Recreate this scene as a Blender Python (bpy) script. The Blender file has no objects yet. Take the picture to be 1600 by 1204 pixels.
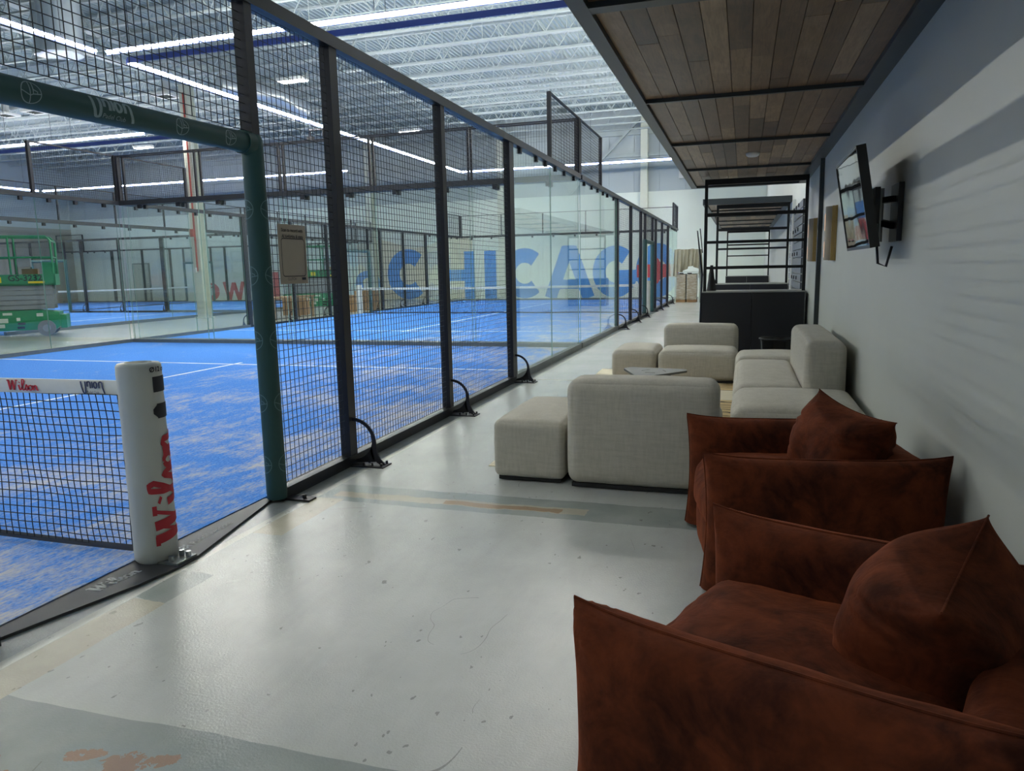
import bpy, math, random
from mathutils import Vector, Matrix, noise
random.seed(7)
C = bpy.context.scene.collection
S = bpy.context.scene
PI = math.pi

# ------------------------------------------------------------------ camera
cam_data = bpy.data.cameras.new('camera')
cam = bpy.data.objects.new('camera', cam_data)
C.objects.link(cam)
cam_data.sensor_fit = 'HORIZONTAL'
cam_data.sensor_width = 36.0
cam_data.lens = 1149.5 / 1600 * 36.0
cam_data.clip_start = 0.05
cam_data.clip_end = 200
cam.matrix_world = Matrix(((0.954742, -0.0272, 0.29619, 0.0),
                           (0.296769, 0.153785, -0.942485, 0.0),
                           (-0.019914, 0.98773, 0.154897, 1.4236),
                           (0, 0, 0, 1)))
S.camera = cam

# ------------------------------------------------------------------ world, exposure
world = bpy.data.worlds.new('world')
S.world = world
world.use_nodes = True
world.node_tree.nodes['Background'].inputs[0].default_value = (0.75, 0.9, 1.0, 1)
world.node_tree.nodes['Background'].inputs[1].default_value = 0.2
S.view_settings.view_transform = 'Standard'
S.view_settings.look = 'None'
S.view_settings.exposure = 0.0
S.view_settings.gamma = 1.0
S.view_settings.use_curve_mapping = False
S.cycles.use_denoising = True
S.cycles.max_bounces = 10
S.cycles.diffuse_bounces = 4
S.cycles.glossy_bounces = 4
S.cycles.transparent_max_bounces = 24
S.cycles.sample_clamp_indirect = 6.0
S.cycles.caustics_reflective = False
S.cycles.caustics_refractive = False

LED = 150.0            # emission strength of the light bars' diffusers
LED_COL = (1.0, 0.985, 0.88)

# ------------------------------------------------------------------ materials
def lin(c):
    return tuple((x / 12.92 if x <= 0.04045 else ((x + 0.055) / 1.055) ** 2.4) for x in [v / 255 for v in c]) + (1,)

class NT:
    def __init__(self, name):
        self.m = bpy.data.materials.new(name)
        self.m.use_nodes = True
        self.t = self.m.node_tree
        self.b = self.t.nodes['Principled BSDF']
        self.out = self.t.nodes['Material Output']
    def n(self, kind, **kw):
        nd = self.t.nodes.new(kind)
        for k, v in kw.items():
            setattr(nd, k, v)
        return nd
    def l(self, a, b):
        self.t.links.new(a, b)
    def val(self, sock, v):
        if hasattr(v, 'is_output'):
            self.l(v, sock)
        else:
            sock.default_value = v
    def math(self, op, a, b=0.0, c=0.0):
        nd = self.n('ShaderNodeMath', operation=op)
        for i, v in enumerate((a, b, c)):
            self.val(nd.inputs[i], v)
        return nd.outputs[0]
    def mix(self, f, a, b):
        nd = self.n('ShaderNodeMix', data_type='RGBA')
        self.val(nd.inputs[0], f)
        self.val(nd.inputs[6], a)
        self.val(nd.inputs[7], b)
        return nd.outputs[2]
    def noise(self, scale, detail=3, rough=0.55, stretch=None, coord='Object', dist=0.0):
        tc = self.n('ShaderNodeTexCoord')
        src = tc.outputs[coord]
        if stretch:
            mp = self.n('ShaderNodeMapping')
            mp.inputs['Scale'].default_value = stretch
            self.l(src, mp.inputs[0])
            src = mp.outputs[0]
        nd = self.n('ShaderNodeTexNoise')
        nd.inputs['Scale'].default_value = scale
        nd.inputs['Detail'].default_value = detail
        nd.inputs['Roughness'].default_value = rough
        nd.inputs['Distortion'].default_value = dist
        self.l(src, nd.inputs['Vector'])
        return nd.outputs[0]
    def ramp(self, f, lo, hi):
        nd = self.n('ShaderNodeMapRange')
        nd.inputs['From Min'].default_value = lo
        nd.inputs['From Max'].default_value = hi
        self.l(f, nd.inputs[0])
        return nd.outputs[0]
    def bump(self, h, strength=0.3, dist=0.01):
        nd = self.n('ShaderNodeBump')
        nd.inputs['Strength'].default_value = strength
        nd.inputs['Distance'].default_value = dist
        self.l(h, nd.inputs['Height'])
        self.l(nd.outputs[0], self.b.inputs['Normal'])
    def base(self, v):
        self.val(self.b.inputs['Base Color'], v)
    def p(self, **kw):
        for k, v in kw.items():
            self.val(self.b.inputs[k.replace('_', ' ')], v)
        return self

def paint(name, rgb, rough=0.5, metal=0.0, var=0.12, scale=6.0, spec=0.5):
    """a plain painted or moulded surface with slight procedural unevenness"""
    t = NT(name)
    c = lin(rgb)
    d = tuple(x * (1 - var) for x in c[:3]) + (1,)
    t.base(t.mix(t.ramp(t.noise(scale), 0.3, 0.7), d, c))
    t.p(Roughness=rough, Metallic=metal)
    t.b.inputs['Specular IOR Level'].default_value = spec
    return t.m

def glow(name, col, strength):
    t = NT(name)
    e = t.n('ShaderNodeEmission')
    e.inputs[0].default_value = tuple(col) + (1,)
    e.inputs[1].default_value = strength
    t.l(e.outputs[0], t.out.inputs[0])
    return t.m

def glass_mat(name, tint):
    t = NT(name)
    tr = t.n('ShaderNodeBsdfTransparent')
    tr.inputs[0].default_value = tuple(tint) + (1,)
    gl = t.n('ShaderNodeBsdfGlossy')
    gl.inputs['Roughness'].default_value = 0.0
    gl.inputs[0].default_value = (0.9, 1, 0.97, 1)
    fr = t.n('ShaderNodeFresnel')
    geo = t.n('ShaderNodeNewGeometry')
    t.l(t.math('MULTIPLY_ADD', geo.outputs['Backfacing'], 1 / 1.45 - 1.45, 1.45), fr.inputs[0])
    mx = t.n('ShaderNodeMixShader')
    t.l(fr.outputs[0], mx.inputs[0])
    t.l(tr.outputs[0], mx.inputs[1])
    t.l(gl.outputs[0], mx.inputs[2])
    t.l(mx.outputs[0], t.out.inputs[0])
    return t.m

def velvet_mat():
    t = NT('rust_velvet')
    n1 = t.ramp(t.noise(5.0, 5, 0.62, dist=0.8), 0.36, 0.66)
    n2 = t.ramp(t.noise(16, 3, 0.6, dist=0.4), 0.35, 0.7)
    f = t.math('MULTIPLY_ADD', n2, 0.3, t.math('MULTIPLY', n1, 0.7))
    t.base(t.mix(f, lin((50, 26, 20)), lin((114, 57, 34))))
    t.p(Roughness=0.85)
    t.b.inputs['Specular IOR Level'].default_value = 0.1
    t.b.inputs['Sheen Weight'].default_value = 0.35
    t.b.inputs['Sheen Roughness'].default_value = 0.4
    t.b.inputs['Sheen Tint'].default_value = lin((205, 110, 66))
    t.bump(t.noise(9, 4, 0.55, dist=0.6), 0.22, 0.03)
    return t.m

def linen_mat():
    t = NT('grey_linen')
    w = t.noise(60, 2, 0.6, stretch=(1, 1, 0.15))
    w2 = t.noise(60, 2, 0.6, stretch=(0.15, 0.15, 1))
    f = t.math('MULTIPLY', t.math('ADD', w, w2), 0.5)
    t.base(t.mix(t.ramp(f, 0.35, 0.65), lin((176, 173, 163)), lin((190, 187, 177))))
    t.p(Roughness=0.9)
    t.b.inputs['Specular IOR Level'].default_value = 0.15
    t.b.inputs['Sheen Weight'].default_value = 0.1
    t.bump(t.math('ADD', t.math('MULTIPLY', t.noise(140, 2), 0.25), t.noise(7, 3, 0.5, stretch=(1, 1, 0.5))), 0.3, 0.012)
    return t.m

def turf_mat():
    t = NT('blue_turf')
    fine = t.noise(40, 4, 0.75, stretch=(1.6, 0.5, 1))
    patch = t.noise(0.9, 5, 0.65, dist=0.6)
    geo = t.n('ShaderNodeNewGeometry')
    sep = t.n('ShaderNodeSeparateXYZ')
    t.l(geo.outputs['Position'], sep.inputs[0])
    # drifts of sand: heaviest along the fence and beside the net, sparse in mid court
    near = t.ramp(sep.outputs[0], -9.0, -3.0)
    thr = t.math('MULTIPLY_ADD', near, -0.115, 0.56)
    mid = t.noise(5, 5, 0.7, stretch=(1.5, 0.5, 1), dist=0.5)
    s = t.math('ADD', t.math('MULTIPLY', patch, 0.4), t.math('ADD', t.math('MULTIPLY', mid, 0.3), t.math('MULTIPLY', fine, 0.3)))
    m = t.n('ShaderNodeMapRange')
    t.l(s, m.inputs[0])
    t.l(thr, m.inputs[1])
    t.l(t.math('ADD', thr, 0.13), m.inputs[2])
    tone = t.ramp(t.noise(60, 3, 0.7), 0.3, 0.7)
    blue = t.mix(tone, lin((52, 110, 196)), lin((92, 150, 228)))
    t.base(t.mix(t.math('MULTIPLY', m.outputs[0], 0.72), blue, lin((206, 196, 172))))
    t.p(Roughness=0.95)
    t.b.inputs['Specular IOR Level'].default_value = 0.1
    t.bump(fine, 0.5, 0.01)
    return t.m

def floor_mat():
    t = NT('painted_concrete')
    geo = t.n('ShaderNodeNewGeometry')
    sep = t.n('ShaderNodeSeparateXYZ')
    t.l(geo.outputs['Position'], sep.inputs[0])
    X0, Y0 = sep.outputs[0], sep.outputs[1]
    wob = t.math('MULTIPLY', t.math('SUBTRACT', t.noise(3.0, 4, 0.7), 0.5), 0.09)
    wob2 = t.math('MULTIPLY', t.math('SUBTRACT', t.noise(1.1, 3, 0.6), 0.5), 0.10)
    X = t.math('ADD', X0, wob)
    Y = t.math('ADD', Y0, wob)
    def band(c, lo, hi):
        return t.math('MULTIPLY', t.math('GREATER_THAN', c, lo), t.math('LESS_THAN', c, hi))
    def AND(a, b):
        return t.math('MULTIPLY', a, b)
    cloud = t.ramp(t.noise(1.3, 5, 0.6), 0.3, 0.7)
    col = t.mix(cloud, lin((162, 167, 166)), lin((181, 185, 184)))
    # cross seams and worn strips left by an older layout
    grey = t.mix(t.ramp(t.noise(2.5, 4), 0.35, 0.7), lin((128, 137, 137)), lin((152, 158, 155)))
    tan = t.mix(t.ramp(t.noise(4, 4), 0.35, 0.7), lin((160, 158, 145)), lin((178, 175, 160)))
    col = t.mix(AND(band(t.math('ADD', Y0, wob2), 1.16, 1.735), t.math('GREATER_THAN', X0, -2.62)), col, grey)
    col = t.mix(AND(band(t.math('ADD', Y0, t.math('MULTIPLY', wob, 0.7)), 3.965, 4.30), t.math('GREATER_THAN', X0, -2.62)), col, grey)
    col = t.mix(AND(band(t.math('ADD', Y0, t.math('MULTIPLY', wob, 1.2)), 4.05, 4.16), band(X, -2.5, -0.85)), col, tan)
    rust = AND(band(Y, 4.06, 4.13), band(X, -1.75, -1.0))
    col = t.mix(t.math('MULTIPLY', rust, 0.75), col, lin((142, 112, 86)))
    side = band(t.math('ADD', X0, t.math('MULTIPLY', wob, 0.4)), -2.585, -2.40)
    col = t.mix(AND(side, t.math('LESS_THAN', Y0, 2.47)), col, tan)
    col = t.mix(AND(side, band(Y, 2.47, 2.78)), col, grey)
    col = t.mix(AND(side, band(Y, 3.33, 4.0)), col, tan)
    col = t.mix(t.math('MULTIPLY', band(X0, -2.64, -2.588), 0.7), col, lin((214, 215, 206)))
    col = t.mix(t.math('MULTIPLY', AND(band(X, -2.95, -2.645), t.ramp(t.noise(5, 4, .7), .4, .6)), 0.4), col, lin((150, 150, 144)))
    col = t.mix(AND(band(Y0, 9.2, 9.24), band(X0, -2.7, -1.5)), col, lin((150, 140, 120)))
    # rust blots on the near strip
    wob3 = t.math('MULTIPLY', t.math('SUBTRACT', t.noise(14, 4, 0.7), 0.5), 0.16)
    for rx, ry, rr_ in ((-1.87, 1.545, 0.05), (-1.72, 1.535, 0.085), (-1.62, 1.585, 0.045)):
        dd = t.math('ADD', t.math('POWER', t.math('MULTIPLY', t.math('SUBTRACT', t.math('ADD', X, t.math('MULTIPLY', wob3, 1.2)), rx), 0.6), 2.0), t.math('POWER', t.math('SUBTRACT', t.math('ADD', Y, wob3), ry), 2.0))
        col = t.mix(t.math('MULTIPLY', t.math('LESS_THAN', dd, rr_ * rr_ * 0.3), 0.65), col, lin((150, 106, 78)))
    blot = AND(t.math('GREATER_THAN', t.noise(3.1, 3, 0.6), 0.63), band(Y0, 0.9, 1.6))
    col = t.mix(t.math('MULTIPLY', blot, 0.7), col, lin((150, 108, 78)))
    # far hall floor is a little greener and greyer
    col = t.mix(t.math('MULTIPLY', t.math('LESS_THAN', X0, -12.9), 0.6), col, lin((170, 178, 168)))
    # scuffs, chips and thin scratches
    drag = t.ramp(t.noise(7, 5, 0.7, stretch=(1.0, 0.25, 1), dist=0.4), 0.45, 0.8)
    col = t.mix(t.math('MULTIPLY', drag, 0.16), col, lin((120, 122, 118)))
    speck = t.math('GREATER_THAN', t.noise(26, 2, 0.5, stretch=(1, 0.6, 1)), 0.70)
    speck = t.math('MULTIPLY', speck, t.math('GREATER_THAN', t.noise(1.7, 2), 0.5))
    col = t.mix(t.math('MULTIPLY', speck, 0.55), col, lin((92, 94, 90)))
    scr = t.math('LESS_THAN', t.math('ABSOLUTE', t.math('SUBTRACT', t.noise(0.8, 2, 0.4, dist=1.5), 0.5)), 0.0012)
    scr = t.math('MULTIPLY', scr, t.math('GREATER_THAN', t.noise(1.4, 2), 0.56))
    col = t.mix(t.math('MULTIPLY', scr, 0.6), col, lin((110, 112, 108)))
    t.base(col)
    t.p(Roughness=0.21)
    t.b.inputs['Specular IOR Level'].default_value = 0.45
    t.bump(t.math('ADD', t.math('MULTIPLY', t.noise(9, 4, 0.6), 0.6), t.noise(110, 3, 0.6)), 0.14, 0.01)
    return t.m

def wood_mat():
    t = NT('walnut_planks')
    geo = t.n('ShaderNodeNewGeometry')
    rnd = geo.outputs['Random Per Island']
    grain = t.noise(9, 6, 0.65, stretch=(7, 0.45, 7), dist=0.9)
    knots = t.ramp(t.noise(2.6, 3, 0.6, stretch=(2.4, 0.8, 1), dist=1.6), 0.3, 0.72)
    cr = t.n('ShaderNodeValToRGB')
    e = cr.color_ramp.elements
    e[0].position, e[0].color = 0.0, lin((64, 46, 36))
    e[1].position, e[1].color = 1.0, lin((172, 142, 108))
    x = e.new(0.5)
    x.color = lin((122, 93, 68))
    t.l(t.math('ADD', t.math('MULTIPLY', rnd, 0.72), t.math('MULTIPLY', knots, 0.28)), cr.inputs[0])
    t.base(t.mix(t.math('MULTIPLY', t.ramp(grain, 0.42, 0.7), 0.5), cr.outputs[0], lin((52, 38, 30))))
    t.p(Roughness=0.42)
    t.bump(grain, 0.15, 0.004)
    return t.m

def rug_mat():
    t = NT('wavy_line_rug')
    tc = t.n('ShaderNodeTexCoord')
    sep = t.n('ShaderNodeSeparateXYZ')
    t.l(tc.outputs['Object'], sep.inputs[0])
    w = t.noise(2.4, 2, 0.5)
    v = t.math('FRACT', t.math('MULTIPLY_ADD', w, 2.2, t.math('MULTIPLY', sep.outputs[1], 7.0)))
    line = t.math('LESS_THAN', t.math('ABSOLUTE', t.math('SUBTRACT', v, 0.5)), 0.085)
    blk = t.math('LESS_THAN', t.math('FRACT', t.math('MULTIPLY', sep.outputs[1], 0.62)), 0.4)
    base = t.mix(blk, lin((188, 166, 122)), lin((208, 202, 182)))
    line = t.math('MULTIPLY', line, t.math('MULTIPLY_ADD', blk, -0.85, 1.0))
    t.base(t.mix(line, base, lin((44, 38, 34))))
    t.p(Roughness=0.95)
    t.bump(t.noise(120, 2), 0.4, 0.005)
    return t.m

def screen_mat():
    t = NT('glossy_film_screen')
    t.base((0.012, 0.014, 0.015, 1))
    t.p(Roughness=0.03)
    t.b.inputs['Specular IOR Level'].default_value = 1.0
    t.b.inputs['IOR'].default_value = 3.2
    t.bump(t.noise(2.6, 1, 0.4, stretch=(1, 1.3, 1)), 0.06, 0.02)
    return t.m

def cloth_mat():
    t = NT('drop_cloth')
    t.base(t.mix(t.noise(4, 3), lin((150, 146, 126)), lin((178, 174, 154))))
    t.p(Roughness=0.9)
    t.bump(t.noise(3, 3, 0.5, stretch=(4, 4, 0.6), dist=0.5), 0.6, 0.05)
    return t.m

def wrap_mat():
    t = NT('stretch_wrapped_cardboard')
    t.base(t.mix(t.ramp(t.noise(5, 4, stretch=(1, 1, 3)), 0.4, 0.7), lin((158, 146, 126)), lin((190, 184, 170))))
    t.p(Roughness=0.22)
    t.bump(t.noise(6, 4, 0.6, stretch=(1, 1, 1.5)), 0.35, 0.02)
    return t.m

def duct_mat():
    t = NT('spiral_duct_steel')
    t.base(lin((214, 220, 224)))
    w = t.n('ShaderNodeTexWave')
    w.inputs['Scale'].default_value = 4.0
    t.p(Roughness=0.32, Metallic=0.6)
    t.bump(w.outputs[1], 0.25, 0.02)
    return t.m

M = dict(
    floor=floor_mat(), turf=turf_mat(), velvet=velvet_mat(), linen=linen_mat(), wood=wood_mat(), rug=rug_mat(),
    screen=screen_mat(), cloth=cloth_mat(), wrap=wrap_mat(), duct=duct_mat(),
    wall=paint('grey_wall_paint', (196, 200, 194), 0.55, 0, 0.04, 1.5),
    wall_white=paint('white_wall_paint', (232, 240, 234), 0.6, 0, 0.03, 0.8),
    wall_panel=paint('insulated_panel', (182, 192, 196), 0.55, 0, 0.05, 0.6),
    wall_tan=paint('tan_block_wall', (150, 146, 138), 0.7, 0, 0.1, 0.8),
    deck=paint('white_roof_deck', (158, 172, 176), 0.55, 0, 0.08, 1.2),
    joist=paint('white_joist_paint', (178, 188, 190), 0.5, 0, 0.08, 2),
    column=paint('white_column_paint', (214, 218, 206), 0.5, 0, 0.06, 2),
    black=paint('black_steel', (33, 34, 42), 0.42, 0.2, 0.1, 8),
    rail=paint('charcoal_rail', (46, 49, 54), 0.38, 0.3, 0.1, 8),
    wire=paint('black_wire', (46, 49, 52), 0.5, 0.1, 0.1, 8),
    rubber=paint('black_rubber', (30, 31, 33), 0.7, 0, 0.1, 10),
    steel=paint('galvanised_channel', (128, 134, 132), 0.4, 0.6, 0.15, 9),
    bolt=paint('bolt_steel', (180, 184, 184), 0.3, 0.8, 0.1, 9),
    pad=paint('green_pad_vinyl', (46, 84, 84), 0.55, 0, 0.06, 10),
    mark=paint('pale_green_print', (150, 172, 178), 0.6, 0, 0.05, 10),
    markfaint=paint('faint_green_print', (98, 132, 136), 0.6, 0, 0.05, 10),
    post_foam=paint('white_foam_cover', (206, 208, 202), 0.5, 0, 0.06, 4),
    red=paint('red_print', (190, 44, 58), 0.6, 0, 0.05, 10),
    navy=paint('navy_print', (50, 58, 92), 0.6, 0, 0.05, 10),
    ink=paint('black_print', (28, 32, 44), 0.6, 0, 0.05, 10),
    band=paint('white_net_band', (214, 218, 216), 0.7, 0, 0.08, 12),
    cord=paint('black_net_cord', (24, 26, 32), 0.8, 0, 0.05, 20),
    line=paint('white_court_line', (222, 232, 240), 0.8, 0, 0.08, 6),
    threshold=paint('grey_rubber_threshold', (66, 67, 70), 0.5, 0, 0.08, 6),
    white_text=paint('white_print', (226, 228, 226), 0.6, 0, 0.04, 10),
    sign=paint('tan_sign_board', (176, 166, 152), 0.6, 0, 0.05, 10),
    canopy=paint('dark_canopy_steel', (58, 64, 68), 0.4, 0.3, 0.08, 5),
    counter=paint('navy_black_laminate', (17, 19, 30), 0.4, 0, 0.12, 3),
    ctop=paint('stone_counter_edge', (150, 152, 150), 0.4, 0, 0.1, 8),
    blackframe=paint('black_shelf_frame', (20, 22, 28), 0.4, 0.3, 0.1, 8),
    plinth=paint('dark_plinth', (24, 25, 28), 0.7, 0, 0.05, 8),
    table=paint('grey_table_top', (92, 98, 98), 0.6, 0, 0.08, 8),
    tub=paint('black_gloss_tub', (22, 24, 30), 0.25, 0, 0.05, 8),
    brass=paint('brushed_brass', (176, 150, 100), 0.35, 0.7, 0.1, 10),
    shade=paint('taupe_sconce_shade', (150, 140, 124), 0.6, 0, 0.05, 10),
    amber=glow('amber_lamp_glow', (1.0, 0.66, 0.42), 0.8),
    tvgrey=paint('dark_slat_grey', (84, 90, 98), 0.5, 0, 0.2, 3),
    tv=paint('tv_black_plastic', (18, 19, 21), 0.35, 0, 0.05, 10),
    lens=glow('led_diffuser', LED_COL, LED),
    lens_far=glow('led_diffuser_neutral', (1.0, 0.97, 0.94), LED * 1.5),
    lens_bright=glow('led_diffuser_bright', LED_COL, LED * 1.6),
    bay=glow('high_bay_lens', (1.0, 0.98, 0.95), 110.0),
    blue_rail=paint('blue_light_rail', (84, 100, 168), 0.4, 0.1, 0.08, 6),
    hood=paint('dark_light_hood', (70, 78, 74), 0.5, 0.2, 0.08, 6),
    smoke=paint('white_plastic', (222, 224, 224), 0.5, 0, 0.03, 10),
    green=paint('lift_green_enamel', (22, 132, 88), 0.4, 0, 0.1, 4),
    liftgrey=paint('lift_grey_steel', (136, 142, 150), 0.45, 0.2, 0.1, 4),
    tyre=paint('grey_tyre', (118, 120, 122), 0.8, 0, 0.1, 10),
    yellow=paint('yellow_decal', (222, 200, 40), 0.5, 0, 0.05, 10),
    label=paint('pale_decal', (206, 216, 208), 0.5, 0, 0.05, 10),
    card=paint('brown_cardboard', (150, 118, 84), 0.8, 0, 0.12, 4),
    mural_blue=paint('mural_blue', (84, 154, 236), 0.6, 0, 0.06, 1.2),
    mural_red=paint('mural_red', (206, 62, 74), 0.6, 0, 0.08, 1.2),
    mural_cream=paint('mural_cream', (234, 228, 206), 0.6, 0, 0.10, 0.6),
    pipe_red=paint('red_fire_pipe', (176, 70, 60), 0.5, 0, 0.1, 5),
    door=paint('grey_door', (188, 192, 182), 0.5, 0, 0.05, 3),
    glass=glass_mat('court_glass', (0.975, 0.992, 0.986)),
    edge=paint('glass_edge_green', (150, 186, 172), 0.2, 0, 0.05, 10),
)

# ------------------------------------------------------------------ mesh helpers
class MB:
    """collects boxes, bars, tubes and sheets into one mesh"""
    def __init__(self):
        self.v, self.f = [], []
    def add(self, vs, fs):
        o = len(self.v)
        self.v += [tuple(x) for x in vs]
        self.f += [tuple(i + o for i in f) for f in fs]
        return self
    def box(self, x0, x1, y0, y1, z0, z1):
        return self.add([(x0, y0, z0), (x1, y0, z0), (x1, y1, z0), (x0, y1, z0), (x0, y0, z1), (x1, y0, z1), (x1, y1, z1), (x0, y1, z1)],
                        [(0, 3, 2, 1), (4, 5, 6, 7), (0, 1, 5, 4), (1, 2, 6, 5), (2, 3, 7, 6), (3, 0, 4, 7)])
    def bar(self, a, b, w, h=None, up=(0, 0, 1), caps=True):
        a, b = Vector(a), Vector(b)
        h = w if h is None else h
        d = (b - a).normalized()
        u = Vector(up)
        if abs(d.dot(u)) > 0.99:
            u = Vector((0, 1, 0))
        s = d.cross(u).normalized() * (w / 2)
        t = s.cross(d).normalized() * (h / 2)
        vs = [a - s - t, a + s - t, a + s + t, a - s + t, b - s - t, b + s - t, b + s + t, b - s + t]
        fs = [(0, 1, 5, 4), (1, 2, 6, 5), (2, 3, 7, 6), (3, 0, 4, 7)]
        if caps:
            fs += [(0, 3, 2, 1), (4, 5, 6, 7)]
        return self.add(vs, fs)
    def tube(self, pts, r, n=10, closed=False, caps=True):
        pts = [Vector(p) for p in pts]
        N = len(pts)
        rs = r if isinstance(r, (list, tuple)) else [r] * N
        rings = []
        nrm = None
        for i, p in enumerate(pts):
            a = pts[(i - 1) % N] if (closed or i > 0) else p
            b = pts[(i + 1) % N] if (closed or i < N - 1) else p
            d = (b - a).normalized()
            if nrm is None:
                nrm = d.orthogonal().normalized()
            nrm = (nrm - d * nrm.dot(d))
            nrm = nrm.normalized() if nrm.length > 1e-6 else d.orthogonal().normalized()
            bi = d.cross(nrm)
            rings.append([p + (nrm * math.cos(2 * PI * k / n) + bi * math.sin(2 * PI * k / n)) * rs[i] for k in range(n)])
        vs = [v for r_ in rings for v in r_]
        fs = []
        for i in range(N if closed else N - 1):
            j = (i + 1) % N
            for k in range(n):
                fs.append((i * n + k, i * n + (k + 1) % n, j * n + (k + 1) % n, j * n + k))
        if caps and not closed:
            fs.append(tuple(reversed(range(n))))
            fs.append(tuple((N - 1) * n + k for k in range(n)))
        return self.add(vs, fs)
    def lathe(self, prof, cx=0, cy=0, n=32):
        vs, fs = [], []
        for r, z in prof:
            vs += [(cx + r * math.cos(2 * PI * k / n), cy + r * math.sin(2 * PI * k / n), z) for k in range(n)]
        for i in range(len(prof) - 1):
            for k in range(n):
                fs.append((i * n + k, i * n + (k + 1) % n, (i + 1) * n + (k + 1) % n, (i + 1) * n + k))
        return self.add(vs, fs)
    def prism(self, poly, d0, d1, axis='z'):
        def P(a, b, d):
            return {'z': (a, b, d), 'y': (a, d, b), 'x': (d, a, b)}[axis]
        n = len(poly)
        vs = [P(a, b, d0) for a, b in poly] + [P(a, b, d1) for a, b in poly]
        fs = [tuple(reversed(range(n))), tuple(range(n, 2 * n))] + [(i, (i + 1) % n, n + (i + 1) % n, n + i) for i in range(n)]
        return self.add(vs, fs)
    def sheet(self, nu, nv, fn):
        vs = [fn(i / nu, j / nv) for j in range(nv + 1) for i in range(nu + 1)]
        w = nu + 1
        return self.add(vs, [(j * w + i, j * w + i + 1, (j + 1) * w + i + 1, (j + 1) * w + i) for j in range(nv) for i in range(nu)])
    def ribbon(self, pts, w, fn, seg=0.02):
        """a flat stroke of width w along 2-D pts, carried to 3-D by fn(u, v)"""
        P = []
        for (a, b) in zip(pts[:-1], pts[1:]):
            k = max(1, int(math.hypot(b[0] - a[0], b[1] - a[1]) / seg))
            P += [(a[0] + (b[0] - a[0]) * i / k, a[1] + (b[1] - a[1]) * i / k) for i in range(k)]
        P.append(pts[-1])
        ws = w if callable(w) else (lambda s: w)
        vs = []
        for i, p in enumerate(P):
            a, b = P[max(0, i - 1)], P[min(len(P) - 1, i + 1)]
            dx, dy = b[0] - a[0], b[1] - a[1]
            L = math.hypot(dx, dy) or 1
            h = ws(i / max(1, len(P) - 1)) / 2
            vs += [fn(p[0] - dy / L * h, p[1] + dx / L * h), fn(p[0] + dy / L * h, p[1] - dx / L * h)]
        return self.add(vs, [(2 * i, 2 * i + 1, 2 * i + 3, 2 * i + 2) for i in range(len(P) - 1)])
    def build(self, name, mat, parent=None, smooth=False, angle=35, loc=None):
        me = bpy.data.meshes.new(name)
        me.from_pydata(self.v, [], self.f)
        me.validate(verbose=False)
        me.update()
        me.materials.append(M[mat] if isinstance(mat, str) else mat)
        if smooth:
            me.shade_smooth()
            me.set_sharp_from_angle(angle=math.radians(angle))
        o = bpy.data.objects.new(name, me)
        C.objects.link(o)
        if parent:
            o.parent = parent
        if loc:
            o.location = loc
        return o

def recalc(o):
    import bmesh
    bm = bmesh.new()
    bm.from_mesh(o.data)
    bmesh.ops.remove_doubles(bm, verts=bm.verts, dist=1e-5)
    bmesh.ops.recalc_face_normals(bm, faces=bm.faces)
    bm.to_mesh(o.data)
    bm.free()
    return o

def thing(name, label, cat, loc=(0, 0, 0), rz=0, group=None):
    o = bpy.data.objects.new(name, None)
    C.objects.link(o)
    o.location = loc
    o.rotation_euler = (0, 0, rz)
    return tag(o, label, cat, group)

def tag(o, label, cat, group=None, kind=None):
    o['label'] = label
    o['category'] = cat
    if group:
        o['group'] = group
    if kind:
        o['kind'] = kind
    return o

def struct(o):
    o['kind'] = 'structure'
    return o

def copy_tree(o, parent=None):
    c = o.copy()
    C.objects.link(c)
    c.parent = parent
    for ch in list(o.children):
        copy_tree(ch, c)
    return c

def arc(cx, cy, rx, ry, a0, a1, n=16):
    return [(cx + rx * math.cos(math.radians(a0 + (a1 - a0) * i / n)), cy + ry * math.sin(math.radians(a0 + (a1 - a0) * i / n))) for i in range(n + 1)]

def text_mb(string, size, fn, bold=0.0, align='LEFT', spacing=1.0, shear=0.0):
    """lettering as a mesh, carried to 3-D by fn(u, v)"""
    cu = bpy.data.curves.new('lettering', 'FONT')
    cu.body, cu.size, cu.offset, cu.align_x, cu.space_character, cu.shear = string, size, bold, align, spacing, shear
    cu.resolution_u = 3
    o = bpy.data.objects.new('lettering', cu)
    C.objects.link(o)
    dg = bpy.context.evaluated_depsgraph_get()
    me = bpy.data.meshes.new_from_object(o.evaluated_get(dg))
    mb = MB()
    mb.add([fn(v.co.x, v.co.y) for v in me.vertices], [tuple(p.vertices) for p in me.polygons])
    bpy.data.objects.remove(o)
    bpy.data.curves.remove(cu)
    bpy.data.meshes.remove(me)
    return mb

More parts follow.
